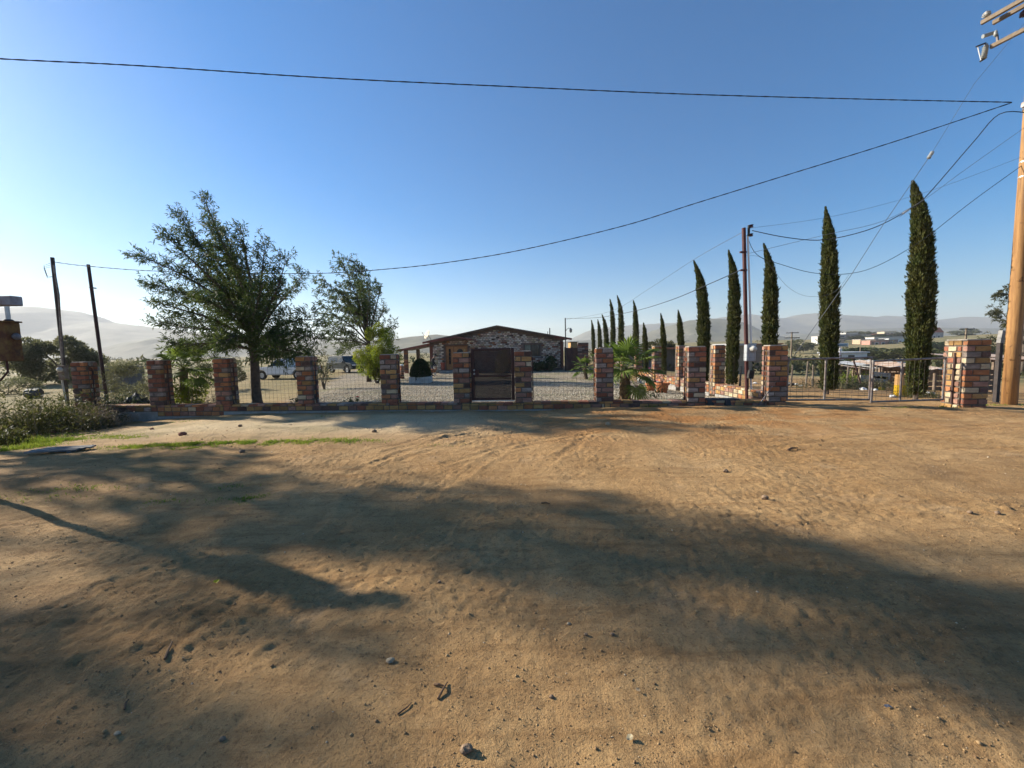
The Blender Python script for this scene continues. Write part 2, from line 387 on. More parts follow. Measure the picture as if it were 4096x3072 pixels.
hill([(2150,1385),(2279,1364),(2400,1358),(2560,1345),(2640,1320),(2688,1302),(2762,1280),(2823,1273),(2877,1273),(2918,1281),(2972,1308),(3060,1335),(3200,1365)], 1450, 480, 'rounded hill behind the middle cypress trees', 4)
hill([(2000,1400),(2279,1362),(2340,1326),(2395,1313),(2503,1302),(2594,1296),(2700,1290),(2904,1268),(2958,1258),(3006,1256),(3060,1264),(3141,1275),(3209,1258),(3270,1251),(3310,1258),(3378,1260),(3480,1268),(3567,1262),(3628,1271),(3736,1281),(3817,1275),(3885,1266),(3986,1271),(4096,1268),(4600,1280),(5200,1330)], 3000, 900, 'faint far ridge along the right horizon', 5)
hill([(2950,1400),(3150,1345),(3400,1318),(3650,1308),(3900,1312),(4200,1318),(4600,1345),(5000,1375)], 1700, 600, 'lower hazy slope behind the hillside town', 6)

# ---- haze: the dusty air between here and the hills
hz = MB().box((0, 0, 141), (10200, 10200, 340)).build('haze', None, None)
m = bpy.data.materials.new('haze_air'); m.use_nodes = True; nt = m.node_tree; nt.nodes.remove(nt.nodes['Principled BSDF'])
pv = nt.nodes.new('ShaderNodeVolumePrincipled'); pv.inputs['Color'].default_value = (.93, .95, .97, 1); pv.inputs['Density'].default_value = .00025; pv.inputs['Anisotropy'].default_value = .2
nt.links.new(pv.outputs[0], nt.nodes['Material Output'].inputs['Volume'])
hz.data.materials.append(m); tag(hz, 'pale dusty haze hanging over the valley', kind='stuff')
# ================================================================== brickwork
PALETTE = [('red', (.33, .125, .07), (.21, .085, .055)), ('orange', (.46, .20, .085), (.33, .135, .065)), ('ochre', (.42, .26, .10), (.32, .17, .07)),
           ('cream', (.54, .45, .30), (.40, .30, .19)), ('grey', (.34, .285, .245), (.20, .15, .125)), ('dark', (.14, .085, .068), (.085, .055, .048)), ('rose', (.36, .205, .15), (.24, .125, .095)), ('pale', (.74, .65, .54), (.56, .46, .37)), ('pinkish', (.60, .43, .34), (.45, .30, .235))]
BRICK_M = {}
for nm, ca, cb in PALETTE:
    m, nt, b = new_mat('brick_'+nm); tc = nt.nodes.new('ShaderNodeTexCoord'); co = tc.outputs['Object']; oi = nt.nodes.new('ShaderNodeObjectInfo')
    off = nt.nodes.new('ShaderNodeVectorMath'); off.operation = 'ADD'; nt.links.new(co, off.inputs[0])
    cmb = nt.nodes.new('ShaderNodeCombineXYZ'); nt.links.new(_math(nt, 'MULTIPLY', oi.outputs['Random'], 31.0), cmb.inputs[0]); nt.links.new(_math(nt, 'MULTIPLY', oi.outputs['Random'], 57.0), cmb.inputs[2])
    nt.links.new(cmb.outputs[0], off.inputs[1]); v = off.outputs[0]
    c = _mix(nt, ca, cb, _ramp(nt, _noise(nt, 1.4, 5, .65, v), .35, .65))
    c = _mix(nt, c, (.10, .085, .08), _math(nt, 'MULTIPLY', _ramp(nt, _noise(nt, 1.1, 4, .7, v, .8), .58, .68), .75))
    c = _mix(nt, c, (.55, .50, .42), _math(nt, 'MULTIPLY', _ramp(nt, _noise(nt, 2.2, 5, .7, v, .5), .62, .72), .35))
    hs = nt.nodes.new('ShaderNodeHueSaturation'); nt.links.new(c, hs.inputs['Color'])
    mr = nt.nodes.new('ShaderNodeMapRange'); mr.inputs[3].default_value = .72; mr.inputs[4].default_value = 1.22; nt.links.new(oi.outputs['Random'], mr.inputs[0]); nt.links.new(mr.outputs[0], hs.inputs['Value'])
    nt.links.new(hs.outputs[0], b.inputs['Base Color']); b.inputs['Roughness'].default_value = .9; b.inputs['Specular IOR Level'].default_value = .2
    bp = nt.nodes.new('ShaderNodeBump'); bp.inputs['Strength'].default_value = .5; bp.inputs['Distance'].default_value = .05
    nt.links.new(_noise(nt, 6, 5, .7, v), bp.inputs['Height']); nt.links.new(bp.outputs[0], b.inputs['Normal'])
    BRICK_M[nm] = m
mortar = mat('mortar', (.15, .12, .095), (.09, .072, .058), 9, .95, .5, 60)
mortar_pale = mat('mortar_pale', (.42, .37, .31), (.28, .24, .2), 9, .95, .5, 60)
concrete = mat('concrete', (.36, .34, .31), (.24, .23, .21), 5, .95, .4, 40)
BRICK_ME = {}
def brick_mesh(col, var):
    """unit brick, a little out of true, with worn edges"""
    if (col, var) in BRICK_ME: return BRICK_ME[col, var]
    rr = random.Random(var*13+5); bm = bmesh.new(); bmesh.ops.create_cube(bm, size=1.0)
    for v in bm.verts: v.co += Vector((rr.uniform(-.022, .022), rr.uniform(-.02, .02), rr.uniform(-.035, .035)))
    bmesh.ops.bevel(bm, geom=list(bm.edges), offset=.045, segments=1, affect='EDGES')
    for v in bm.verts: v.co += Vector((rr.uniform(-.012, .012), rr.uniform(-.012, .012), rr.uniform(-.015, .015)))
    me = bpy.data.meshes.new('brick'); bm.to_mesh(me); bm.free(); me.materials.append(BRICK_M[col]); BRICK_ME[col, var] = me
    return me
def pick(w):
    t = random.random()*sum(x for _, x in w)
    for k, x in w:
        t -= x
        if t <= 0: return k
    return w[-1][0]
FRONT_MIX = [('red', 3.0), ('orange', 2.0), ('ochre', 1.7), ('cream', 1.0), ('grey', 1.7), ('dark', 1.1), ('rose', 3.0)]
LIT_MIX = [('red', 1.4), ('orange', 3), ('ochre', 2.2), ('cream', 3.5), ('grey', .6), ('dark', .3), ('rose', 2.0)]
def brick(parent, c, size, rz=0, mix=FRONT_MIX, name='brick'):
    o = bpy.data.objects.new(name, brick_mesh(pick(mix), random.randrange(6))); COL.objects.link(o); o.parent = parent
    o.location = Vector(c)-root_loc(parent); o.scale = size; o.rotation_euler = (random.uniform(-.012, .012), random.uniform(-.012, .012), rz+random.uniform(-.015, .015))
    return o
FA = math.atan(FENCE_B)           # the front fence runs a few degrees off square
def pillar(c, w, dep, z0, z1, label, rz=FA, mix=FRONT_MIX, course=.145, group='brick pillars of the front fence', sides='fblr', cap=True):
    """a square brick pier: mortar core set back, bricks proud, bond turned every course"""
    t = thing('brick_pillar', label, 'pillar', (c[0], c[1], z0), group)
    n = max(1, round((z1-z0)/course)); ch = (z1-z0)/n; M = Matrix.Rotation(rz, 3, 'Z'); C = Vector((c[0], c[1], 0))
    MB().box(C+Vector((0, 0, (z0+z1)/2-.012)), (w-.042, dep-.042, z1-z0), rz).build('mortar_core', mortar, t)
    th = .12
    for k in range(n):
        z = z0+ch*(k+.5); split = .63 if k % 2 else .37
        def run(length, axis, sgn, offn, inset):
            L = length; cut = L*(split+random.uniform(-.05, .05)); a = -L/2
            for l in (cut, L-cut):
                m_ = a+l/2; a += l
                jz = random.uniform(-.006, .006); sz = (l-.032+jz, th, ch-.036+jz) if axis == 'x' else (th, l-.032+jz, ch-.036+jz)
                p = Vector((m_, sgn*(offn-th/2), 0)) if axis == 'x' else Vector((sgn*(offn-th/2), m_, 0))
                pr = random.uniform(-.005, .006); p += Vector((0, sgn*pr, 0)) if axis == 'x' else Vector((sgn*pr, 0, 0))
                q = C+M @ p; q.z = z
                brick(t, q, sz, rz, mix)
        if 'f' in sides: run(w, 'x', -1, dep/2, 0)
        if 'b' in sides: run(w, 'x', 1, dep/2, 0)
        if 'l' in sides: run(dep-2*th-.01, 'y', -1, w/2, 0)
        if 'r' in sides: run(dep-2*th-.01, 'y', 1, w/2, 0)
    if cap:
        MB().box(C+Vector((0, 0, z1-.002)), (w-.06, dep-.06, .03), rz).build('mortar_cap', mortar_pale, t, bevel=.008)
    return t
def on_fence(px, py=1500):
    """where the sight line through a column of the photo meets the fence line"""
    d = ray(px, py); t = FENCE_A/(d.y-FENCE_B*d.x); return EYE+d*t
PX = [340, 640, 903, 1229, 1562, 1850, 2094, 2414, 2778, 3096]
NAMES = ['weathered brick fence pillar half hidden by weeds, leftmost of the front fence', 'red and tan brick fence pillar just left of the fan palm behind the fence',
         'greyish brick fence pillar just left of the big tree trunk', 'orange and red brick fence pillar right of the big tree trunk', 'brick fence pillar in front of the yellow-green tree',
         'brick pillar holding the left side of the dark screen gate', 'brick pillar holding the right side of the dark screen gate', 'brick fence pillar just left of the large fan palm',
         'brick fence pillar just right of the large fan palm and pots', 'brick fence pillar between the red service mast and the pipe gate']
CAPZ = .20; FP = []
for i, px in enumerate(PX):
    p = on_fence(px); FP.append(p)
    top = np.interp(p.x, [-13, -8, 0, 3, 8], [1.60, 1.63, 1.67, 1.71, 1.69])
    z0 = CAPZ-.02 if i < 8 else gz(p.x, p.y)-.05
    pillar((p.x, p.y), .50, .40, z0, top, NAMES[i], mix=FRONT_MIX)
# ---- the low wall the pillars stand on: upright bricks, capped by bricks laid flat
def low_wall(p0, p1, zc, thick, label, mix, zb, rz=None, courses=1, group=None):
    p0 = Vector((p0[0], p0[1], 0)); p1 = Vector((p1[0], p1[1], 0)); d = p1-p0; L = d.length; d.normalize(); rz = math.atan2(d.y, d.x); nrm = Vector((d.y, -d.x, 0))
    t = thing('low_brick_wall', label, 'wall', (*(p0+d*L/2)[:2], zb), group)
    MB().box(p0+d*L/2+Vector((0, 0, (zb+zc)/2-.02)), (L, thick-.03, zc-zb-.03), rz).build('mortar_core', mortar, t)
    MB().box(p0+d*L/2+Vector((0, 0, zb-.19)), (L, thick-.012, .36), rz).build('footing', concrete, t)
    bh = .145; a = .0; cnt = 0
    top = zc-.065
    rows = courses
    for r_ in range(rows):
        z = top-bh*(r_+.5); a = random.uniform(-.1, 0)
        while a < L:
            l = random.uniform(.24, .31); a0, a1 = max(a, 0), min(a+l, L)
            if a1-a0 > .06:
                for s in (1, -1):
                    brick(t, p0+d*((a0+a1)/2)+nrm*s*(thick/2-.05+random.uniform(-.004, .005))+Vector((0, 0, z)), (a1-a0-.03, .10, bh-.028), rz, mix); cnt += 1
            a += l
    a = 0
    while a < L:
        l = random.uniform(.22, .30); a1 = min(a+l, L)
        if a1-a > .05: brick(t, p0+d*((a+a1)/2)+Vector((0, 0, zc-.035)), (a1-a-.02, thick+.012, .06), rz, mix, 'cap_brick'); cnt += 1
        a += l
    return t
WALL_MIX = [('red', 2.2), ('orange', 1.5), ('ochre', 3.6), ('cream', .3), ('grey', .3), ('dark', .6), ('rose', 1.8)]
ends = [(FP[0], FP[1], 'low brick wall with exposed grey footing at the left end of the front fence', 1), (FP[1], FP[2], 'low brick wall below the left fan palm', 2), (FP[2], FP[3], 'low brick wall in front of the big tree trunk', 1),
        (FP[3], FP[4], 'low brick wall below the mesh with the red rose', 1), (FP[4], FP[5], 'low brick wall below the mesh left of the dark gate', 1), (FP[5], FP[6], 'low brick sill under the dark screen gate', 1),
        (FP[6], FP[7], 'low brick wall below the mesh right of the dark gate', 1), (FP[7], FP[8], 'low brick wall in front of the large fan palm and pots', 1), (FP[8], FP[9], 'low brick wall behind the two black ground boxes', 1)]
PANELS = []
for i, (a, b_, lab, cr) in enumerate(ends):
    s = .0
    off = Vector((b_.x-a.x, b_.y-a.y, 0)).normalized()
    p0 = a if i < 8 else a+off*.26; p1 = b_ if i not in (7, 8) else b_-off*.26
    low_wall(p0, p1, CAPZ-(.03 if i == 5 else 0), .40, lab, WALL_MIX, CAPZ-.065-.145*cr, courses=cr, group='low walls of the front fence')
    PANELS.append((a+off*.26, b_-off*.26))
# ---- welded wire mesh between the pillars, in thin bar frames
rust_bar = mat('rust_bar', (.085, .04, .032), (.05, .03, .027), 20, .7, .2, 60)
wire_m = mat('wire', (.10, .075, .055), (.05, .045, .04), 30, .6, metal=.3)
mesh_names = ['wire mesh panel over the wall at the left end, weeds behind it', 'wire mesh panel in front of the left fan palm', 'wire mesh panel in front of the big tree trunk', 'wire mesh panel above the red rose, gravel yard behind',
              'wire mesh panel left of the dark gate, round bush behind', None, 'wire mesh panel right of the dark gate, house window behind', 'wire mesh panel in front of the large fan palm', 'wire mesh panel in front of the red service mast']
for i, (a, b_) in enumerate(PANELS):
    if mesh_names[i] is None: continue
    z0, z1 = CAPZ+.02, [1.30, 1.35, 1.35, 1.32, 1.35, 0, 1.40, 1.5, 1.5][i]
    d = Vector((b_.x-a.x, b_.y-a.y, 0)); L = d.length; d.normalize(); A = Vector((a.x, a.y, 0))
    t = thing('mesh_panel', mesh_names[i], 'fence panel', (*(A+d*L/2)[:2], z0), 'wire mesh panels of the front fence')
    for s, nm in ((.012, 'frame_bar'), (L-.012, 'frame_bar')):
        MB().tube([A+d*s+Vector((0, 0, z0)), A+d*s+Vector((0, 0, z1+.1))], .014, 6).build(nm, rust_bar, t)
    w = MB(); n = int(L/.125)
    for k in range(1, n):
        x = L*k/n; o = random.uniform(-.006, .006)
        w.tube([A+d*(x+o)+Vector((0, 0, z0-.01)), A+d*(x-o)+Vector((0, random.uniform(-.01, .01), (z0+z1)/2)), A+d*x+Vector((0, 0, z1))], .0024, 4, caps=False)
    k = z0+.03
    while k <= z1:
        w.tube([A+d*0.0+Vector((0, 0, k)), A+d*L*.35+Vector((0, random.uniform(-.01, .01), k-.008*random.random())), A+d*L*.7+Vector((0, random.uniform(-.01, .01), k-.012*random.random())), A+d*L+Vector((0, 0, k))], .0024, 4, caps=False); k += .125
    w.build('wire_mesh', wire_m, t)
# ---- dark screen gate between two pillars
maroon = mat('maroon_paint', (.055, .016, .015), (.035, .012, .012), 8, .45, .05, 30, spec=.4)
scr = bpy.data.materials.new('screen'); scr.use_nodes = True; nt = scr.node_tree; b = nt.nodes['Principled BSDF']; b.inputs['Base Color'].default_value = (.045, .02, .014, 1); b.inputs['Roughness'].default_value = .6
tr = nt.nodes.new('ShaderNodeBsdfTransparent'); mx = nt.nodes.new('ShaderNodeMixShader'); mx.inputs[0].default_value = .72
nt.links.new(tr.outputs[0], mx.inputs[1]); nt.links.new(b.outputs[0], mx.inputs[2]); nt.links.new(mx.outputs[0], nt.nodes['Material Output'].inputs[0])
a, b_ = PANELS[5]; d = Vector((b_.x-a.x, b_.y-a.y, 0)); L = d.length; d.normalize(); A = Vector((a.x, a.y, 0))
t = thing('screen_gate', 'dark maroon metal gate with fine screen between two brick pillars', 'gate', (*(A+d*L/2)[:2], CAPZ))
zt, zb = 1.78, .24; U = Vector((0, 0, 1))
def fbeam(x0, z0_, x1, z1_, w, dep=.05): return MB().beam(A+d*x0+U*z0_, A+d*x1+U*z1_, dep, w, up=(0, 0, 1) if abs(z1_-z0_) < .5 else d)
def upbeam(x, z0_, z1_, w, dep=.05):
    return MB().box(A+d*x+U*((z0_+z1_)/2), (w, dep, z1_-z0_), math.atan2(d.y, d.x))
upbeam(.055, zb, zt, .10).build('stile', maroon, t, bevel=.006); upbeam(L-.05, zb, zt, .09).build('stile', maroon, t, bevel=.006)
for zc_, w in ((zt-.03, .06), (zb+.035, .07), (.96, .045)): MB().box(A+d*(L/2)+U*zc_, (L-.21, .045, w), math.atan2(d.y, d.x)).build('rail', maroon, t, bevel=.005)
MB().box(A+d*.17+U*1.06, (.11, .06, .20), math.atan2(d.y, d.x)).build('lock_box', maroon, t, bevel=.006)
lk = mat('brushed_steel', (.45, .43, .40), None, rough=.35, metal=.9)
for zz in (1.03, 1.14): MB().lathe(A+d*.10+U*zz+Vector((0, -.025, 0)), [(.012, 0), (.012, .03), (.028, .035), (.03, .05), (.02, .062), (.0, .064)], 12, (0, -1, 0)).build('knob', lk, t, smooth=True)
MB().box(A+d*(L/2)+U*(zb+zt)/2, (L-.2, .006, zt-zb-.1), math.atan2(d.y, d.x)).build('screen_sheet', scr, t)
MB().box(A+d*(L/2)+U*(zb-.022), (L-.03, .07, .022), math.atan2(d.y, d.x)).build('threshold', mat('galvanised', (.55, .55, .53), (.4, .4, .39), 12, .4, metal=.6), t)

# ---- side wall running back from the gate pillar to the house, sunlit
SX = 7.45
side_labels = ['orange and cream sunlit brick pillar, nearest of the side wall', 'sunlit cream brick pillar seen behind the right palm pillar', 'narrow sunlit brick pillar, third back along the side wall', 'sunlit brick pillar right behind the palm fronds',
               'shaded pillar of the side wall hidden by the palm crown', 'far sunlit brick pillar near the short cypresses, second last of the side wall', 'farthest brick pillar of the side wall beside the maroon side gate']
sy = [14.6, 17.6, 20.6, 23.6, 26.6, 29.6, 33.2]
prev = FP[9]
for k, yy in enumerate(sy):
    x = SX if k else 7.50
    if k == 4: pass
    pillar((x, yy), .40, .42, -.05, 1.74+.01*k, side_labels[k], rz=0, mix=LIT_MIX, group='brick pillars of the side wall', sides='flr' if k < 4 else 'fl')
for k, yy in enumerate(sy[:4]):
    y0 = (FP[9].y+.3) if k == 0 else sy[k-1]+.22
    low_wall((7.48, y0), (7.48, yy-.22), .36, .30, ['low sunlit side wall just behind the service mast', 'low sunlit side wall section beside the terracotta pots', 'low sunlit side wall section with pink flowers in front', 'low side wall section behind the palm fronds'][k], LIT_MIX, 0.0, courses=2, group='low side wall sections')

# ---- pillar at the far side of the drive, and the pipe gate
p = on_fence(3874); big_p = Vector((p.x, p.y, 0))
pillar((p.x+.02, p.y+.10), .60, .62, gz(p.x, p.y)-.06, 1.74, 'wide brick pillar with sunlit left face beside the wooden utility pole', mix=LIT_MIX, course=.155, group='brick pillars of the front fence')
pipe = mat('pipe_grey', (.26, .24, .225), (.14, .10, .085), 8, .5, .1, 40, metal=.5)
def pipe_gate(A, B, zt0, zt1, zb0, zb1, posts, label, brace=None):
    A = Vector((A[0], A[1], 0)); B = Vector((B[0], B[1], 0)); d = B-A; L = d.length; d.normalize()
    t = thing('pipe_gate', label, 'gate', (*((A+B)/2)[:2], min(zb0, zb1)), 'leaves of the drive gate')
    tz = lambda s: zt0+(zt1-zt0)*s/L; bz = lambda s: zb0+(zb1-zb0)*s/L
    MB().tube([A+U*zt0, B+U*zt1], .026, 8).build('top_rail', pipe, t); MB().tube([A+U*zb0, B+U*zb1], .026, 8).build('bottom_rail', pipe, t)
    for s in posts: MB().tube([A+d*(L*s)+U*bz(L*s), A+d*(L*s)+U*tz(L*s)], .028, 8).build('upright', pipe, t)
    if brace: MB().tube([A+d*(L*brace[0])+U*(tz(L*brace[0])-.03), A+d*(L*brace[1])+U*brace[2]], .02, 6).build('brace', rust_bar, t)
    w = MB(); n = int(L/.15)
    for k in range(1, n): s = L*k/n; w.tube([A+d*s+U*bz(s), A+d*(s+random.uniform(-.01, .01))+U*tz(s)], .0026, 4, caps=False)
    z = .12
    while z < 1.1: w.tube([A+U*(zb0+z), A+d*L*.5+U*(bz(L*.5)+z-.01)+Vector((0, random.uniform(-.012, .012), 0)), B+U*(zb1+z)], .0026, 4, caps=False); z += .15
    w.build('wire_mesh', wire_m, t)
ga = on_fence(3140); gb = on_fence(3487); gc_ = on_fence(3788)
def zz_at(px, py, P): d_ = ray(px, py); return EYE.z+d_.z*(P.y/d_.y)
gb2 = Vector((gb.x-.05, gb.y-.36, 0))
pipe_gate((ga.x, ga.y), (gb.x, gb.y), zz_at(3140, 1438, ga), zz_at(3487, 1430, gb), zz_at(3140, 1600, ga), zz_at(3487, 1598, gb), (.03, .47, .985), 'left leaf of the grey pipe and wire drive gate', (.78, .88, .62))
gq = PY(3490, 1445, gb2.y); gq2 = PY(3490, 1612, gb2.y); gq3 = PY(3785, 1432, gc_.y); gq4 = PY(3785, 1598, gc_.y)
pipe_gate((gq.x, gq.y), (gq3.x, gq3.y), gq.z, gq3.z, gq2.z+.03, gq4.z, (.012, .40, .99), 'right leaf of the grey pipe and wire drive gate, standing slightly ajar')
hp = PY(3806, 1600, gc_.y+.05)
t = thing('hinge_post', 'rusty hinge post fixed to the wide brick pillar', 'post', (hp.x, hp.y, hp.z-.05))
MB().tube([(hp.x, hp.y, hp.z-.1), (hp.x+.01, hp.y, hp.z+1.28)], .03, 8).build('post', rust_bar, t)
MB().tube([(hp.x+.01, hp.y, hp.z+1.26), (hp.x+.30, hp.y-.12, hp.z+.72)], .016, 6).build('brace', rust_bar, t)
for zz in (.25, .85): MB().tube([(hp.x-.1, hp.y, hp.z+zz), (hp.x+.02, hp.y, hp.z+zz)], .018, 6).build('hinge', rust_bar, t)
# ================================================================== trees and plants
bark = mat('bark', (.13, .10, .075), (.07, .055, .045), 7, .95, .8, 30)
bark_pale = mat('bark_pale', (.22, .18, .14), (.12, .10, .08), 7, .95, .8, 30)
L_acacia = leaf_mat('acacia_leaf', (.035, .060, .018), (.075, .110, .028), .38, (.13, .15, .03))
L_acacia2 = leaf_mat('acacia_leaf_far', (.045, .070, .025), (.085, .115, .035), .38, (.12, .14, .035))
L_yellow = leaf_mat('yellow_leaf', (.12, .18, .02), (.24, .28, .025), .5, (.32, .31, .02))
L_cyp = leaf_mat('cypress_leaf', (.032, .048, .014), (.088, .105, .026), .25, (.145, .115, .036))
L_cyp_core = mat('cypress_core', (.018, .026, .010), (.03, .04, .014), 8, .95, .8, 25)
L_dark = leaf_mat('dark_leaf', (.022, .042, .014), (.045, .075, .022), .25, (.07, .09, .025))
L_grey = leaf_mat('grey_green_leaf', (.095, .105, .050), (.16, .16, .080), .5, (.19, .17, .08))
L_olive = leaf_mat('olive_leaf', (.055, .065, .028), (.10, .105, .045), .3, (.14, .11, .05))
L_weed = leaf_mat('weed_leaf', (.042, .055, .014), (.09, .10, .026), .4, (.15, .12, .035))
L_dry = leaf_mat('dry_stem', (.20, .155, .10), (.30, .24, .16), .3, (.34, .27, .19))
L_palm = leaf_mat('palm_leaf', (.065, .115, .018), (.13, .19, .03), .45, (.22, .26, .04))
L_grass = leaf_mat('grass_blade', (.095, .155, .016), (.19, .25, .028), .5, (.30, .31, .05))

def curve(pts, n=12):
    P = np.array([tuple(p) for p in pts], float); t = np.linspace(0, len(P)-1, n); out = []
    for u in t:
        i = min(int(u), len(P)-2); f = u-i; p0 = P[max(i-1, 0)]; p1 = P[i]; p2 = P[i+1]; p3 = P[min(i+2, len(P)-1)]
        out.append(.5*((2*p1)+(-p0+p2)*f+(2*p0-5*p1+4*p2-p3)*f*f+(-p0+3*p1-3*p2+p3)*f**3))
    return np.array(out)
def feather_tree(name, label, cat, base, trunk, limbs, m_leaf, r0, wind=(-.55, 0, .25), dens=1.0, leaf=(.15, .034), twig=1.0, m_bark=bark, group=None):
    """a tree from its limbs: each limb throws side twigs, each twig carries feathery sprays"""
    base = Vector(base); t = thing(name, label, cat, base, group); wd = MB(); P = []; D = []; wind = np.array(wind)
    tr = curve(trunk, 8); wd.tube(tr, [r0*(1.15 if i == 0 else 1-.045*i) for i in range(8)], 9)
    wd.build('trunk', m_bark, t, smooth=True)
    for limb in limbs:
        c = curve(limb[0], 14); r = limb[1] if len(limb) > 1 else .05
        L = np.linalg.norm(np.diff(c, axis=0), axis=1).sum()
        lb = MB().tube(c, [max(.006, r*(1-i/13*.9)) for i in range(14)], 6)
        nb = int(13*L*dens*.62)+4
        for k in range(nb):
            u = .16+.84*(k+RNG.random())/nb; j = min(int(u*13), 12); f = u*13-j; p = c[j]*(1-f)+c[j+1]*f
            d = c[min(j+1, 13)]-c[j]; d /= np.linalg.norm(d)+1e-9
            side = np.cross(d, RNG.normal(size=3)); side /= np.linalg.norm(side)+1e-9
            dirn = d*.75+side*.85+wind*.8+np.array([0, 0, .05]); dirn /= np.linalg.norm(dirn)
            l = twig*(.95-.45*u)*RNG.uniform(.55, 1.15)*min(1, L/3+.35)
            q = [p, p+dirn*l*.5+np.array([0, 0, .02]), p+dirn*l+wind*.12*l+np.array([0, 0, -.07*l])]
            if l > .3: lb.tube(q, [.010, .007, .003], 3, caps=False)
            ns = max(3, int(l*19*dens))
            for s in range(ns):
                v = (s+RNG.random())/ns; w = q[0]*(1-v)*(1-v)+2*q[1]*v*(1-v)+q[2]*v*v
                fd = dirn*.7+RNG.normal(size=3)*.55+wind*.4; fd /= np.linalg.norm(fd)
                nl = 5; w = w+RNG.normal(size=3)*.05
                for a in range(nl):
                    P.append(w+fd*(.035*a)); D.append(fd+RNG.normal(size=3)*.55)
        lb.build('limb', m_bark, t)
    V, F = leaf_faces(np.array(P), np.array(D), leaf[0], leaf[1], .15)
    me = np_mesh('foliage', V-np.array(base), F, m_leaf); link('foliage', me, t)
    return t
def cr2(x, y): return 500+x/1.746, 750+y/1.746     # the close-up of the big tree, back to photo pixels
# the big feathery tree behind the fence
TB = PY(1030, 1602, 14.2); TB.z = gz(TB.x, TB.y)
ft = PY(*cr2(890, 1140), 14.2)
def T(x, y, dy=0.0): return PY(*cr2(x, y), 14.2+dy)
limbs = []
for path, r in (([(890,1140,0),(850,800,0),(720,480,.1),(545,65,.2)], .10), ([(890,1140,0),(800,830,.5),(600,520,.9),(365,165,1.0)], .08), ([(870,1000,0),(700,740,-.5),(480,520,-.9),(285,340,-1.1)], .07),
                ([(860,960,0),(640,760,-.2),(380,600,-.4),(95,470,-.5)], .07), ([(860,1010,0),(640,830,.8),(400,740,1.4),(165,670,1.6)], .06), ([(870,1060,0),(640,930,-.8),(420,860,-1.3),(215,800,-1.5)], .06),
                ([(880,1090,0),(660,1000,.2),(440,980,.3),(255,960,.3)], .06), ([(880,1130,0),(700,1090,-.8),(520,1090,-1.4),(330,1100,-1.6)], .055), ([(880,1130,0),(740,1110,.8),(600,1120,1.4),(460,1150,1.8)], .05),
                ([(895,1100,0),(860,760,.6),(760,520,1.0),(690,300,1.2)], .07), ([(895,1100,0),(890,760,-.6),(850,520,-.9),(820,315,-1.0)], .075), ([(895,1080,0),(930,800,.2),(960,580,.3),(975,395,.4)], .07),
                ([(895,1080,0),(990,860,-.6),(1070,690,-.9),(1125,500,-1.0)], .06), ([(900,1090,0),(1020,880,.6),(1140,740,1.0),(1250,600,1.3)], .055), ([(900,1120,0),(1040,990,-.2),(1190,930,-.5),(1370,920,-.6)], .055),
                ([(900,1130,0),(1060,1040,-1.0),(1200,1030,-1.8),(1340,1060,-2.2)], .05), ([(900,1140,0),(1020,1090,.9),(1140,1100,1.6),(1290,1130,2.0)], .05), ([(900,1140,0),(1040,1125,-.5),(1180,1145,-.9),(1330,1185,-1.1)], .045), ([(900,1150,0),(1000,1150,.5),(1100,1175,.9),(1230,1205,1.2)], .045), ([(895,1140,0),(960,1100,-1.1),(1020,1110,-2.0),(1080,1150,-2.4)], .05),
                ([(885,1130,0),(830,1050,-1.2),(760,1040,-2.1),(680,1090,-2.6)], .05), ([(890,1060,0),(800,930,-1.2),(690,850,-2.0),(560,790,-2.4)], .05), ([(890,1040,0),(900,900,-1.2),(930,790,-1.9),(960,690,-2.3)], .05),
                ([(890,1050,0),(820,880,1.3),(700,760,2.2),(590,640,2.6)], .05), ([(890,1050,0),(960,890,1.3),(1040,780,2.1),(1100,660,2.4)], .05), ([(890,900,0),(800,650,-.6),(700,420,-.9),(600,240,-1.0)], .05), ([(880,900,0),(720,620,.6),(560,420,.8),(420,330,.8)], .05)):
    limbs.append(([T(*q) for q in path], r))
feather_tree('feathery_tree', 'large feathery dark green tree behind the third fence bay, leaning left in the wind', 'tree', TB, [TB, TB+Vector((-.03, 0, .6)), PY(*cr2(905, 1210), 14.2), ft], limbs, L_acacia, .175, dens=1.12, leaf=(.15, .031), twig=.82)
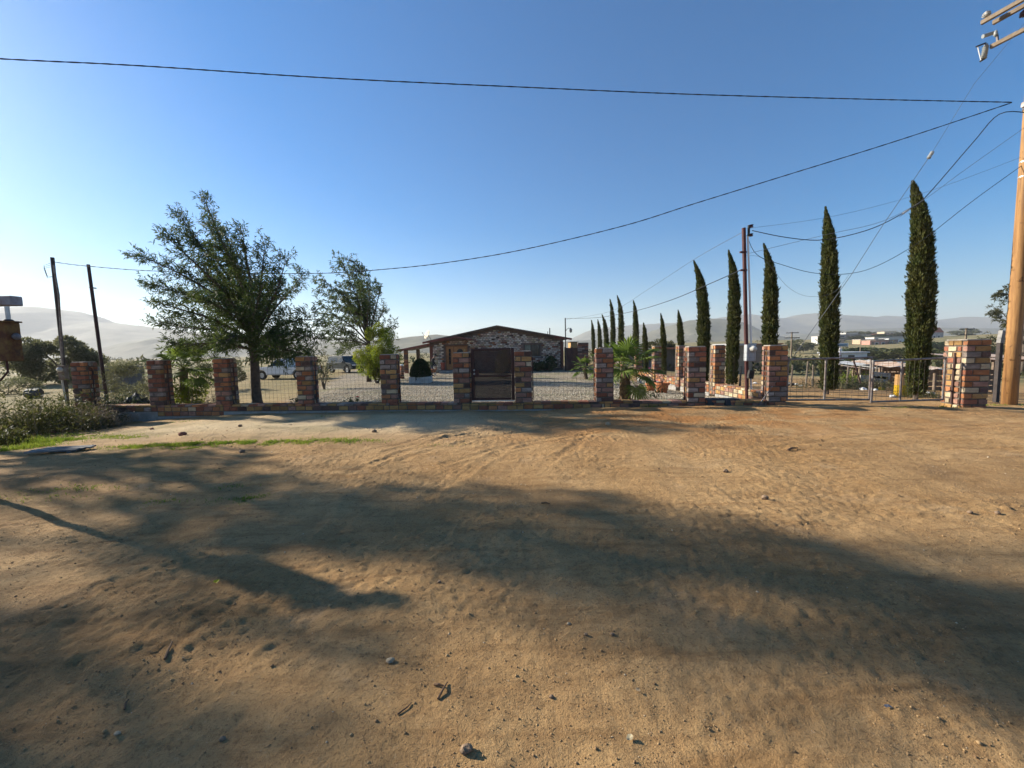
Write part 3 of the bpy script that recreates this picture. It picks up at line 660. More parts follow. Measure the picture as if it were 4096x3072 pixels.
# the slimmer tree by the dark car
def c3(x, y): return 1200+x/2.37, 1000+y/2.37
D2 = 26.0
def T2(x, y, dy=0.0): return PY(*c3(x, y), D2+dy)
TB2 = T2(650, 1150); TB2.z = gz(TB2.x, TB2.y)
limbs = []
for path, r in (([(645,850,0),(610,600,0),(560,350,.2),(510,100,.3)], .10), ([(645,850,0),(620,560,.4),(590,330,.6),(560,160,.7)], .08), ([(645,850,0),(570,540,-.5),(490,330,-.8),(405,110,-1.0)], .07), ([(640,850,0),(540,600,-.4),(400,420,-.7),(225,290,-1.0)], .06),
                ([(640,860,0),(520,660,.4),(380,520,.8),(210,370,1.0)], .06), ([(640,870,0),(510,740,-.5),(370,640,-1.0),(220,540,-1.2)], .06), ([(640,890,0),(500,800,.3),(360,740,.5),(225,670,.6)], .05), ([(640,900,0),(520,860,-.5),(400,850,-1.0),(270,860,-1.3)], .05),
                ([(650,850,0),(660,600,.3),(650,400,.5),(625,200,.6)], .06), ([(650,850,0),(700,620,-.4),(740,470,-.7),(770,360,-.9)], .06), ([(650,860,0),(710,720,.3),(770,620,.6),(800,570,.8)], .05), ([(655,870,0),(740,790,-.4),(810,740,-.7),(880,750,-.9)], .05), ([(650,900,0),(560,900,1.0),(470,920,1.6),(390,940,2.0)], .05), ([(640,800,0),(560,640,1.2),(480,500,1.9),(420,400,2.3)], .05), ([(640,800,0),(640,620,-1.2),(650,480,-1.8),(670,330,-2.1)], .05)):
    limbs.append(([T2(*q) for q in path], r))
feather_tree('feathery_tree', 'slender windblown tree standing behind the yellow-green tree and dark car', 'tree', TB2, [TB2, T2(652, 1000), T2(650, 880), T2(645, 840)], limbs, L_acacia2, .15, wind=(-.6, 0, .2), dens=.56, leaf=(.22, .052), twig=1.5)

def crown_leaves(center, rad, n, L, W, holes=.45, seed=0, up=.25, shell=.55):
    """leaf positions and directions filling an uneven crown with clumps and gaps"""
    P = []; center = np.array(center, float); rad = np.array(rad, float)
    rg = np.random.default_rng(seed); k = 26
    cl = rg.normal(size=(k, 3)); cl /= np.linalg.norm(cl, axis=1, keepdims=True); cl *= rg.uniform(shell, 1.0, (k, 1))
    cr = rg.uniform(.20, .40, k)
    j = rg.integers(0, k, n); off = rg.normal(size=(n, 3)); off /= np.linalg.norm(off, axis=1, keepdims=True)
    pts = cl[j]+off*(cr[j]*rg.uniform(.25, 1.0, n)**.5)[:, None]
    D = off+cl[j]*.6+np.array([0, 0, up])+rg.normal(size=(n, 3))*.5
    return leaf_faces(center+pts*rad, D, L, W, .1)
def leafy(name, label, cat, base, h, rad, m_leaf, n, L, W, trunk_h=None, m_bark=bark, seed=0, group=None, tr=.09, stems=1, crown_z=None):
    base = Vector(base); t = thing(name, label, cat, base, group); th = trunk_h if trunk_h is not None else h*.35
    cz = crown_z if crown_z is not None else (h+th)/2; rz_ = (h-th)/2 if crown_z is None else (h-crown_z)
    rg = random.Random(seed); tb = MB()
    tops = []
    for s in range(stems):
        a = rg.uniform(0, 6.28); sp = rad*.25 if stems > 1 else .05
        p1 = base+Vector((math.cos(a)*sp, math.sin(a)*sp, th)); tb.tube([base+Vector((0, 0, -.1)), base.lerp(p1, .5)+Vector((rg.uniform(-.05, .05), 0, 0)), p1], [tr*1.2, tr, tr*.8], 7); tops.append(p1)
    for k in range(9):
        a = k*2.4; p = tops[k % stems]; q = base+Vector((math.cos(a)*rad*.75, math.sin(a)*rad*.75, cz+rz_*rg.uniform(-.4, .75)))
        tb.tube([p-Vector((0, 0, .1*th)), p.lerp(q, .5)+Vector((0, 0, rz_*.15)), q], [tr*.6, tr*.35, tr*.12], 5, caps=False)
    tb.build('trunk', m_bark, t, smooth=True)
    V, F = crown_leaves((0, 0, cz), (rad, rad, max(rz_, .1)), n, L, W, seed=seed)
    link('crown', np_mesh('crown', V, F, m_leaf), t); return t
# ---- cypress columns
BLUNT = ([0, .03, .15, .35, .57, .78, .89, .97, 1], [.35, .62, .82, 1, .95, .74, .48, .22, .0]); SLIM = ([0, .03, .15, .37, .62, .80, .90, .96, 1], [.5, .80, .93, 1, .92, .68, .42, .17, .0])
def cypress_mesh(h, r, n, seed, bend):
    rg = np.random.default_rng(seed)
    def axis(z): u = z/h; return np.stack([-bend*(np.clip(u-.5, 0, 1)**2.2*2.6*h*.16+np.clip(u-.86, 0, 1)*h*.28+u*h*.04)+.03*np.sin(u*5+seed), .04*np.sin(u*4+seed*2), z], -1)
    pr_r = BLUNT if seed == 1 else SLIM
    def prof(u): return r*np.interp(u, pr_r[0], pr_r[1])
    # core
    nz, na = 46, 16; zz = np.linspace(.04*h, .985*h, nz); V = []
    for z in zz:
        u = z/h; c = axis(np.array([z]))[0]; rr = prof(np.array([u]))[0]*.70
        for k in range(na):
            a = 2*math.pi*k/na; q = rr*(1+.18*perlin(np.array([a*1.6+seed]), np.array([z*1.6]), seed)[0]); V.append(c+np.array([math.cos(a)*q, math.sin(a)*q, 0]))
    F = [(i*na+k, i*na+(k+1) % na, (i+1)*na+(k+1) % na, (i+1)*na+k) for i in range(nz-1) for k in range(na)]
    u = rg.uniform(.015, 1.0, n)**.9; a = rg.uniform(0, 2*math.pi, n); z = u*h
    lump = 1+.24*perlin(a*1.6+seed, z*1.3, seed)+.20*perlin(a*3.5, z*3.0, seed+2)
    rr = prof(u)*lump*rg.uniform(.78, 1.05, n); gap = perlin(a*2.2+seed*3, z*2.4, seed+9) < -.22; rr = np.where(gap, rr*.78, rr); tuft = perlin(a*5+seed, z*5, seed+12) > .34; rr = np.where(tuft, rr*1.14, rr); stray = rg.random(n) < .05; rr = np.where(stray, rr*1.17, rr)
    P = axis(z)+np.stack([np.cos(a)*rr, np.sin(a)*rr, np.zeros(n)], -1)
    fl_ = np.interp(u, [0, .8, 1], [1, .8, .25]); D = np.stack([np.cos(a)*.55*fl_, np.sin(a)*.55*fl_, np.full(n, 1.0)], -1)+rg.normal(size=(n, 3))*.28*fl_[:, None]+np.array([-.35*bend, 0, 0])*np.clip(u-.5, 0, 1)[:, None]*2
    return np.array(V), F, P, D
CYP = {}
def cypress(base, h, r, seed, bend, label, n=9000, leaf=(.16, .05), group='row of cypress trees along the drive'):
    t = thing('cypress_tree', label, 'tree', base, group)
    V, F, P, D = cypress_mesh(h, r, n, seed, bend)
    MB().tube([base+Vector((0, 0, -.1)), base+Vector((0, 0, h*.1))], [.07, .05], 7).build('trunk', bark, t)
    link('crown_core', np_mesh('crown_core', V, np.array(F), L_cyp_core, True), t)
    V2, F2 = leaf_faces(P, D, *leaf); link('crown', np_mesh('crown', V2, F2, L_cyp), t)
def cyp(pxc, pyb, pyt, Y, w_px, seed, bend, label, n, leaf):
    b0 = PY(pxc, pyb, Y); z = gz(b0.x, b0.y); b0.z = min(b0.z, z+.0) if False else z; top = PY(pxc, pyt, Y).z
    off = 1/math.sqrt(1+(b0.x/Y)**2)
    cypress(b0, top-z, w_px*Y/FPX/2*off*1.02-leaf[0]*.45, seed, bend, label, n, leaf)
for a in ((3662, 1593, 737, 12.6, 112, 1, .45, 'tallest cypress, right behind the right leaf of the drive gate', 26000, (.12, .035)),
          (3308, 1565, 837, 14.8, 80, 2, .30, 'tall cypress behind the left leaf of the drive gate', 20000, (.12, .035)),
          (3082, 1545, 985, 16.8, 64, 3, .5, 'cypress rising behind the pillar beside the red service mast', 14000, (.13, .04)),
          (2931, 1534, 1010, 18.6, 54, 4, .35, 'cypress just left of the red service mast', 13000, (.13, .04)),
          (2812, 1523, 1050, 20.6, 52, 5, .5, 'cypress rising behind the pillar right of the fan palm', 11000, (.14, .045)),
          (2723, 1506, 1248, 24.5, 30, 6, .25, 'short cypress with bare brown tip, right of the far bushy tree', 5000, (.14, .05)),
          (2654, 1492, 1261, 27.8, 25, 7, .3, 'short thin cypress in front of the far bushy tree', 4500, (.15, .05)),
          (2583, 1478, 1297, 33.0, 24, 8, .3, 'short cypress left of the far bushy tree', 3500, (.16, .06)),
          (2546, 1476, 1208, 34.0, 26, 9, .3, 'slim cypress just right of the palm crown', 4500, (.16, .06)),
          (2487, 1468, 1187, 38.0, 26, 10, .4, 'tallest of the distant cypresses, above the palm crown', 4500, (.17, .06)),
          (2452, 1463, 1201, 42.0, 22, 11, .25, 'second tallest distant cypress, left of the palm crown', 4000, (.18, .07)),
          (2427, 1459, 1263, 45.0, 22, 12, .5, 'third distant cypress counting from the house', 3500, (.18, .07)),
          (2401, 1456, 1283, 48.0, 18, 13, .3, 'second distant cypress counting from the house', 3000, (.19, .07)),
          (2375, 1453, 1286, 52.0, 16, 14, .3, 'distant cypress nearest the house and lamp mast', 3000, (.20, .08))):
    cyp(*a)
# ---- fan palms
def fan_palm(base, crown, n, R0, label, seed, trunk_r=.12):
    base = Vector(base); crown = Vector(crown); t = thing('fan_palm', label, 'palm tree', base); rg = random.Random(seed)
    H = (crown-base).length; nn = 12
    MB().tube([base.lerp(crown, k/nn)-Vector((0, 0, .1 if k == 0 else 0)) for k in range(nn+1)], [trunk_r*(1.1-.3*k/nn)*(1+.12*(k % 2)) for k in range(nn+1)], 10).build('trunk', mat('palm_trunk', (.20, .13, .075), (.09, .06, .04), 14, .95, .9, 30), t)
    stem_m = mat('palm_stem', (.20, .24, .06), (.14, .16, .05), 5, .6)
    for k in range(n):
        az = k*2.399+rg.uniform(-.3, .3); el = R(82-118*(k/n)**.8+rg.uniform(-8, 8)); L = R0*rg.uniform(.55, .8)
        dirv = Vector((math.cos(az)*math.cos(el), math.sin(az)*math.cos(el), math.sin(el)))
        tip = crown+dirv*L+Vector((0, 0, -.06*L)); mid = crown+dirv*L*.5+Vector((0, 0, .05))
        st = MB().tube([crown, mid, tip], [.016, .012, .008], 5).build('frond_stem', stem_m, t)
        out = (tip-mid).normalized(); s = out.cross(Vector((0, 0, 1))); s = s.normalized() if s.length > .1 else Vector((math.sin(az), -math.cos(az), 0)); nrm = s.cross(out)
        V = []; F = []; nb = 20
        for j in range(nb):
            a = R(-118+236*j/(nb-1)); l = R0*.62*(1-.28*abs(a)/2.06)*rg.uniform(.9, 1.08)
            dv = out*math.cos(a)+s*math.sin(a); pv = out*-math.sin(a)+s*math.cos(a); w = l*.055
            p0 = tip; p1 = tip+dv*l*.55+nrm*(.03*l); p2 = tip+dv*l+Vector((0, 0, -.16*l))+nrm*(.0)
            i = len(V); V += [p0-pv*.004, p1-pv*w-nrm*.012, p1+pv*w-nrm*.012, p2, p1+nrm*.012]
            F += [(i, i+1, i+4), (i, i+4, i+2), (i+1, i+3, i+4), (i+4, i+3, i+2)]
        lb = bpy.data.meshes.new('fan_leaf'); lb.from_pydata([tuple(v-base) for v in V], [], F); lb.materials.append(L_palm); link('fan_leaf', lb, st)
    return t
b0 = PY(2500, 1590, 13.0); fan_palm((b0.x, b0.y, gz(b0.x, b0.y)), PY(2500, 1478, 13.0), 24, 1.05, 'large fan palm with arching green fronds behind the front fence', 3, .17)
b0 = PY(735, 1602, 14.0); fan_palm((b0.x, b0.y, gz(b0.x, b0.y)), PY(735, 1478, 14.0), 20, 1.0, 'smaller fan palm behind the fence left of the big tree', 5, .13)
b0 = PY(2345, 1500, 24.0); fan_palm((b0.x, b0.y, gz(b0.x, b0.y)), PY(2340, 1472, 24.0), 14, .8, 'small low palm near the maroon side gate', 8, .10)
# ---- shrubs and small trees
def on_g(px, Y):
    p = PY(px, 1450, Y); return Vector((p.x, p.y, gz(p.x, p.y)))
leafy('yellow_green_tree', 'small bright yellow-green tree in the gravel yard in front of the dark car', 'tree', on_g(1508, 23.5), 3.45, 1.22, L_yellow, 20000, .085, .045, trunk_h=.25, seed=4, tr=.06, stems=2)
leafy('leafy_shrub', 'yellow-green shrub beneath the left fan palm', 'shrub', on_g(735, 13.6), 1.05, .55, L_yellow, 2600, .075, .04, trunk_h=.1, seed=6, tr=.02, stems=3)
leafy('round_tree', 'round olive tree in the field left of the tall poles', 'tree', on_g(235, 33), 3.75, 2.6, L_grey, 15000, .24, .11, trunk_h=.25, seed=8, tr=.14, stems=2)
leafy('feathery_shrub', 'pale green feathery bush behind the left fence bay', 'shrub', on_g(535, 17.5), 1.75, 1.15, L_grey, 9000, .12, .02, trunk_h=.2, seed=9, tr=.03, stems=3)
leafy('dark_shrub', 'dark shrub growing against the house below the window', 'shrub', on_g(2193, 33.6), 1.25, .65, L_dark, 2500, .14, .06, trunk_h=.1, seed=12, tr=.03)
leafy('dark_shrub', 'smaller dark shrub left of the window shrub against the house', 'shrub', on_g(2148, 33.8), .75, .5, L_dark, 1500, .14, .06, trunk_h=.1, seed=13, tr=.03)
leafy('rose_bush', 'leafy bush with orange flowers behind the round planter bush', 'shrub', on_g(1690, 27.5), 1.15, .75, L_dark, 2200, .11, .05, trunk_h=.1, seed=14, tr=.02, stems=3)
leafy('bushy_tree', 'wide grey-green bushy tree beyond the short cypresses', 'tree', on_g(2636, 62), 4.6, 2.4, L_olive, 6000, .32, .16, trunk_h=.8, seed=15, tr=.16)
leafy('conifer_bush', 'upright yellow-tipped conifer bush seen through the dark gate screen', 'shrub', on_g(2010, 25.5), 1.75, .48, leaf_mat('gold_conifer', (.10, .12, .02), (.22, .20, .03), .3), 3500, .10, .04, trunk_h=.05, seed=16, tr=.03)
leafy('bare_bush', 'small multi-stemmed bush right of the orange fence pillar', 'shrub', on_g(1292, 21), 2.0, .55, L_olive, 700, .10, .05, trunk_h=.5, seed=17, tr=.03, stems=4, m_bark=bark_pale)
# ================================================================== the brick house
HY = 35.0
def HP(px, py, dy=0.0): return PY(px, py, HY+dy)
hx0, hx1 = HP(1722, 1480).x, HP(2253, 1480).x; ax = HP(1988, 1300).x; zb = -.12; zl = HP(1722, 1372).z; zr = HP(2253, 1356).z; za = HP(1988, 1303).z-.12
house = thing('brick_house', 'low brick house with shallow gable roof behind the gravel yard', 'house', ((hx0+hx1)/2, HY, zb))
HD = 9.5
house_wall = mat('house_wall', (.20, .14, .115), (.12, .09, .08), 3, .95, .4, 30)
MB().prism([(hx0, HY, zb-.3), (hx1, HY, zb-.3), (hx1, HY, zr), (ax, HY, za), (hx0, HY, zl)], (0, HD, 0)).build('wall', house_wall, house)
roof_m = mat('roof_dark', (.10, .085, .075), (.16, .13, .11), 4, .9, .3, 20)
fascia = mat('fascia_red', (.235, .085, .062), (.16, .06, .048), 6, .75, .1, 20)
el = HP(1695, 1368); er = HP(2284, 1353); ap = HP(1988, 1302)
rf = MB()
rf.prism([(el.x, HY-.45, el.z), (ap.x, HY-.45, ap.z), (er.x, HY-.45, er.z), (er.x, HY-.45, er.z-.06), (ap.x, HY-.45, ap.z-.075), (el.x, HY-.45, el.z-.06)], (0, HD+.9, 0)); rfo = rf.build('roof', roof_m, house)
def rake(a, b, y, h, m_, nm, par):
    return MB().prism([(a[0], y, a[1]), (b[0], y, b[1]), (b[0], y, b[1]-h), (a[0], y, a[1]-h)], (0, -.045, 0)).build(nm, m_, par)
rake((el.x, el.z-.02), (ap.x, ap.z-.02), HY-.452, .15, mat('rake_brown', (.15, .095, .065), (.10, .065, .05), 5, .8), 'rake_board', rfo); rake((ap.x, ap.z-.02), (er.x, er.z-.02), HY-.452, .15, MATS['rake_brown'], 'rake_board', rfo)
rake((el.x, el.z-.01), (HP(1790, 1350).x, el.z+.36), HY-.50, .16, fascia, 'fascia_end', rfo); rake((HP(2215, 1335).x, er.z+.21), (er.x, er.z-.01), HY-.50, .16, fascia, 'fascia_end', rfo)
for px, py, r in ((2199, 1312, .05), (2191, 1326, .03)):
    v = HP(px, py, 4); q = HP(px, 1352, 4); MB().tube([(q.x, HY+4, q.z-.4), (v.x, HY+4, v.z)], r, 8).build('vent_pipe', mat('vent_black', (.03, .03, .03), None, rough=.6), rfo)
MB().box((hx0+.13, HY-.03, (zb+zl)/2-.12), (.26, .10, zl-zb-.22)).build('corner_pilaster', mat('red_plaster', (.21, .085, .055), (.15, .06, .045), 5, .9, .3, 20), house)
MB().box((hx1-.10, HY-.03, (zb+zr)/2-.12), (.26, .10, zr-zb-.22)).build('corner_pilaster', MATS['red_plaster'], house)
MB().box(((hx0+hx1)/2, HY-.05, zb+.10), (hx1-hx0, .14, .24)).build('plinth', mat('plinth', (.12, .11, .10), (.08, .075, .07), 5, .95), house)
# door opening, window opening
dl, dr = HP(1783, 1400).x, HP(1871, 1400).x; dt = HP(1825, 1382).z; dbm = HP(1825, 1484).z
wl, wr = HP(2097, 1400).x, HP(2160, 1400).x; wt = HP(2130, 1377).z; wb = HP(2130, 1426).z
HOUSE_MIX = [('red', .5), ('orange', .3), ('cream', 2.0), ('grey', 1.6), ('dark', .5), ('rose', 1.6), ('pale', 6.0), ('pinkish', 4.0)]
rows = []; z = zb+.22; k = 0
while z < za:
    x = hx0+.28+(0 if k % 2 else -.14)
    while x < hx1-.24:
        l = .262; x0, x1 = max(x, hx0+.27), min(x+l, hx1-.24)
        top = np.interp((x0+x1)/2, [hx0, ax, hx1], [zl, za, zr])-.20
        inside_ = lambda a0, a1, c0, c1: x1 > a0 and x0 < a1 and z+.13 > c0 and z < c1
        if x1-x0 > .1 and z+.13 < top and not inside_(dl-.05, dr+.05, 0-.3, dt+.03) and not inside_(wl-.06, wr+.06, wb-.05, wt+.05): rows.append(((x0+x1)/2, z+.068, x1-x0-.016))
        x += l+.008
    z += .148; k += 1
# bricks that stand clear of the fence, largest first, are pieces of their own; the rest are one mass
def clear(rw):
    d_ = Vector((rw[0], HY, rw[1]))-EYE; px = 2048+FPX*d_.dot(_r)/d_.dot(_f); py = 1536-FPX*d_.dot(_u)/d_.dot(_f)
    return (py < 1400) or (1730 < px < 1783) or (2160 < px < 2250)
own = [r_ for r_ in rows if clear(r_)]; random.Random(2).shuffle(own); own_set = set(own[:300])
rest = []
for r_ in rows:
    if r_ in own_set: brick(house, (r_[0], HY-.02+random.uniform(-.006, .006), r_[1]), (r_[2]-.012, .09, .118), 0, HOUSE_MIX)
    else: rest.append(r_)
by = {}
for r_ in rest: by.setdefault(pick(HOUSE_MIX), []).append(r_)
me = bpy.data.meshes.new('brick_mass'); bmx = bmesh.new()
for mi, (cname, lst) in enumerate(by.items()):
    me.materials.append(BRICK_M[cname])
    for r_ in lst:
        g = bmesh.ops.create_cube(bmx, size=1.0)
        for v in g['verts']:
            v.co = Vector((r_[0]+v.co.x*(r_[2]-.012), HY-.02+v.co.y*.09+random.uniform(-.004, .004), r_[1]+v.co.z*.118))-root_loc(house)
            for f in v.link_faces: f.material_index = mi
bmx.to_mesh(me); bmx.free(); tag(link('brick_mass', me, house), kind='stuff')
# door
wood = mat('door_wood', (.42, .19, .065), (.28, .115, .04), 3, .55, .15, 12, spec=.4); wood_d = mat('door_wood_dark', (.24, .10, .04), (.17, .07, .03), 3, .6, .15, 12)
glass_d = mat('dark_glass', (.025, .03, .035), None, rough=.12, spec=.6)
door = MB().box(((dl+dr)/2, HY-.02, (dbm+dt)/2), (dr-dl, .08, dt-dbm)).build('door', wood, house, bevel=.01)
split = dl+(dr-dl)*.37
for a, b_ in ((dl, dl+.07), (split-.035, split+.035), (dr-.07, dr)): MB().box(((a+b_)/2, HY-.075, (dbm+dt)/2), (b_-a, .05, dt-dbm)).build('door_post', wood_d, door)
MB().box(((dl+dr)/2, HY-.08, dt-.05), (dr-dl, .06, .10)).build('lintel', wood_d, door)
MB().box(((dl+split)/2, HY-.065, (dbm+dt)/2+.15), (.17, .02, 1.35)).build('side_glass', glass_d, door)
for k in range(4): MB().box(((dl+split)/2, HY-.08, dbm+.62+k*.34), (.20, .02, .03)).build('glazing_bar', wood_d, door)
cx = split+(dr-split)*.45
arc = [(cx+math.cos(R(a))*.30, HY-.062, dt-.62+math.sin(R(a))*.32) for a in range(0, 181, 20)]
MB().prism(arc, (0, -.015, 0)).build('arched_window', glass_d, door)
for z_ in (.35, .85): MB().box((cx, HY-.065, dbm+z_), (.62, .02, .38)).build('door_panel', wood_d, door, bevel=.008)
MB().lathe((cx+.40, HY-.085, dt-.42), [(.07, 0), (.075, .02), (.03, .03)], 10, (0, -1, 0)).build('door_ornament', mat('brass', (.45, .34, .14), None, rough=.4, metal=.6), door)
MB().box(((dl+dr)/2-.1, HY-.55, zb+.09), (dr-dl+.7, 1.05, .20)).build('door_step', concrete, house, bevel=.015)
# small gable roof over the door
pa = HP(1759, 1360, -.9); pb_ = HP(1824, 1345, -.9); pc = HP(1890, 1356, -.9)
pr = MB().prism([(pa.x, HY-.9, pa.z), (pb_.x, HY-.9, pb_.z), (pc.x, HY-.9, pc.z), (pc.x, HY-.9, pc.z-.05), (pb_.x, HY-.9, pb_.z-.06), (pa.x, HY-.9, pa.z-.05)], (0, .95, 0)).build('porch_roof', roof_m, house)
rake((pa.x, pa.z+.0), (pb_.x, pb_.z+.0), HY-.90, .13, fascia, 'fascia', pr); rake((pb_.x, pb_.z), (pc.x, pc.z), HY-.90, .13, fascia, 'fascia', pr)
MB().prism([(pa.x+.15, HY-.1, pa.z-.08), (pb_.x, HY-.1, pb_.z-.1), (pc.x-.15, HY-.1, pc.z-.08)], (0, .1, 0)).build('porch_gable', house_wall, pr)
# window with bars
wn_ = MB().box(((wl+wr)/2, HY+.02, (wt+wb)/2), (wr-wl, .06, wt-wb)).build('window', mat('window_frame', (.11, .085, .065), (.08, .06, .05), 5, .8), house)
mid_ = wl+(wr-wl)*.45
MB().box(((wl+mid_)/2, HY-.015, (wt+wb)/2), (mid_-wl-.10, .012, wt-wb-.14)).build('pane', mat('pale_glass', (.16, .21, .17), (.07, .09, .08), 3, .15, spec=.6), wn_); MB().box(((mid_+wr)/2, HY-.015, (wt+wb)/2), (wr-mid_-.10, .012, wt-wb-.14)).build('pane', glass_d, wn_)
bars = MB()
for k in range(9): x_ = wl+.06+(wr-wl-.12)*k/8; bars.tube([(x_, HY-.06, wb+.03), (x_, HY-.06, wt-.03)], .009, 5)
bars.build('window_bars', rust_bar, wn_)
MB().box(((wl+wr)/2, HY-.05, wb-.03), (wr-wl+.16, .12, .07)).build('sill', concrete, wn_)
# lean-to roof on the left with its brick column
c0 = HP(1588, 1400, -.2); c1 = HP(1722, 1373, -.2)
t = thing('lean_to', 'sloping red-edged carport roof at the left end of the house', 'carport', (c0.x, HY, zb))
lr = MB().prism([(c0.x, HY-.2, c0.z), (c1.x, HY-.2, c1.z), (c1.x, HY-.2, c1.z-.05), (c0.x, HY-.2, c0.z-.05)], (0, 5.5, 0)).build('roof_sheet', roof_m, t)
rake((c0.x, c0.z+.01), (c1.x-.02, c1.z+.01), HY-.205, .19, fascia, 'fascia', lr)
cp = HP(1622, 1440, -.05)
for dy in (.2, 4.8):
    cc = MB().box((cp.x, HY+dy, (zb+c0.z+.05)/2), (.30, .30, c0.z-zb+.05)).build('column', mortar, t)
    if dy < 1:
        n_ = int((c0.z-zb)/.15)
        for k in range(n_): brick(t, (cp.x, HY+dy-.13, zb+.08+k*.15), (.31, .10, .13), 0, [('red', 2), ('dark', 1), ('rose', 1), ('orange', 1)])
# satellite dish
q = HP(1712, 1340, 1.2); t = thing('satellite_dish', 'tilted tan satellite dish on the left edge of the house roof', 'satellite dish', (q.x+.1, q.y, q.z-.55))
dm = mat('dish_tan', (.52, .42, .27), (.42, .33, .21), 4, .55); axd = Vector((-.75, -.52, .42)).normalized()
MB().lathe(q, [(.0, 0), (.18, .018), (.32, .06), (.42, .115), (.415, .125), (.30, .07), (.16, .03), (.0, .012)], 24, axd).build('dish', dm, t, smooth=True)
MB().tube([q-Vector((0, 0, .05)), q+Vector((.16, .05, -.25)), q+Vector((.30, .05, -.52))], .025, 6).build('mount', pipe, t); MB().tube([q+Vector((0, 0, -.38)), q+axd*.55+Vector((0, 0, -.1))], .014, 5).build('feed_arm', pipe, t); MB().box(q+axd*.57+Vector((0, 0, -.06)), (.07, .1, .07)).build('feed_horn', pipe, t)
# side gate between house and side wall, with its brick pier
g0 = HP(2259, 1400, -1.2); g1 = HP(2312, 1400, -1.2); gt = HP(2285, 1391, -1.2).z
t = thing('side_gate', 'maroon sheet metal side gate right of the house', 'gate', ((g0.x+g1.x)/2, g0.y, zb))
for k in range(2):
    x0 = g0.x+(g1.x-g0.x)*(0, .56)[k]; x1 = g0.x+(g1.x-g0.x)*(.56, 1)[k]; MB().box(((x0+x1)/2, g0.y, (zb+gt)/2), (x1-x0-.02, .04, gt-zb)).build('gate_panel', maroon if k == 0 else mat('maroon_wood', (.11, .055, .04), (.07, .04, .03), 8, .8), t)
for x_ in (g0.x, g1.x, g0.x+(g1.x-g0.x)*.56): MB().box((x_, g0.y-.03, (zb+gt)/2+.03), (.06, .06, gt-zb+.06)).build('gate_post', maroon, t)
gp = HP(2331, 1430, -1.2); pillar((gp.x, gp.y), .92, .40, zb-.05, HP(2331, 1371, -1.2).z, 'broad shaded brick pier right of the maroon side gate', rz=0, mix=[('red', 2), ('dark', 2), ('rose', 2), ('grey', 1)], group='brick pillars of the side wall', sides='fl')
ob0 = PY(2283, 1400, 44); ob1 = PY(2310, 1372, 44); t = thing('orange_hut', 'small sunlit orange hut beyond the side gate', 'hut', (ob0.x, 44, -.1))
MB().box(((ob0.x+ob1.x)/2, 45, ob1.z/2), (ob1.x-ob0.x, 2, ob1.z+.2)).build('wall', mat('orange_plaster', (.50, .29, .12), (.44, .25, .10), 3, .9), t); MB().box(((ob0.x+ob1.x)/2, 45, ob1.z+.12), (ob1.x-ob0.x+.2, 2.2, .06)).build('roof', roof_m, t)
# lamp mast by the house
m0 = HP(2263, 1400, -1.5); mt_ = HP(2261, 1272, -1.5)
t = thing('lamp_mast', 'thin dark service mast with a hooked lamp at the right end of the house', 'lamp', (m0.x, m0.y, zb)); black_m = mat('black_metal', (.025, .024, .024), (.05, .045, .04), 12, .55, metal=.3)
MB().tube([(m0.x, m0.y, zb-.1), (mt_.x, m0.y, mt_.z)], .045, 8).build('pole', black_m, t)
lp = HP(2283, 1322, -1.5); ha = HP(2263, 1325, -1.5)
MB().tube([ha, ha+Vector((.08, 0, .16)), ha+Vector((.25, 0, .26)), (lp.x, m0.y, lp.z+.16)], .02, 6).build('arm', black_m, t)
MB().lathe((lp.x, m0.y, lp.z-.18), [(.03, 0), (.10, .06), (.11, .2), (.13, .22), (.13, .25), (.05, .34), (.02, .40)], 12).build('lantern', mat('lantern_glass', (.30, .29, .27), (.12, .12, .12), 10, .3), t, smooth=True)

# ================================================================== in the yard
block = mat('block_pale', (.55, .53, .48), (.44, .42, .38), 4, .9, .4, 30)
pc_ = on_g(1681, 23.3); t = thing('block_planter', 'square planter of pale concrete blocks in the gravel yard', 'planter', pc_)
for k, (zz, sh) in enumerate(((.09, 0), (.275, .17))):
    for sx in (-1, 0, 1):
        for s in (-1, 1):
            MB().box(pc_+Vector((sx*.385+(sh if abs(sx) < 1 else 0)*.3, s*.46, zz)), (.36, .16, .175)).build('block', block, t, bevel=.008); 
    for s in (-1, 1): MB().box(pc_+Vector((s*.50, 0, zz)), (.16, .70, .175)).build('block', block, t, bevel=.008)
MB().box(pc_+Vector((0, 0, .14)), (.86, .74, .22)).build('soil', mat('soil', (.06, .04, .03), (.04, .03, .02), 9, 1), t)
bt = thing('round_bush', 'dark green rounded cone bush growing in the block planter', 'shrub', pc_+Vector((0, 0, .28)))
n = 9000; u = RNG.random(n); a = RNG.uniform(0, 6.283, n); hb = 1.08; rr = .60*np.sqrt(np.clip(1-(u**1.7), 0, 1))*(.85+.15*np.clip(u*8, 0, 1))*RNG.uniform(.78, 1.05, n)
Pq = np.stack([np.cos(a)*rr, np.sin(a)*rr, u*hb], -1); Dq = np.stack([np.cos(a)*.7, np.sin(a)*.7, np.full(n, .8)], -1)+RNG.normal(size=(n, 3))*.4
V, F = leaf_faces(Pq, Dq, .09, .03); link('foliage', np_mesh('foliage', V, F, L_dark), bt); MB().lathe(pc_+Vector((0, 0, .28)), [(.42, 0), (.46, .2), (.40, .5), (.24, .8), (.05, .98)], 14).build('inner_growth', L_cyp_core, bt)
terra = mat('terracotta', (.42, .155, .06), (.31, .11, .045), 5, .8, .2, 30)
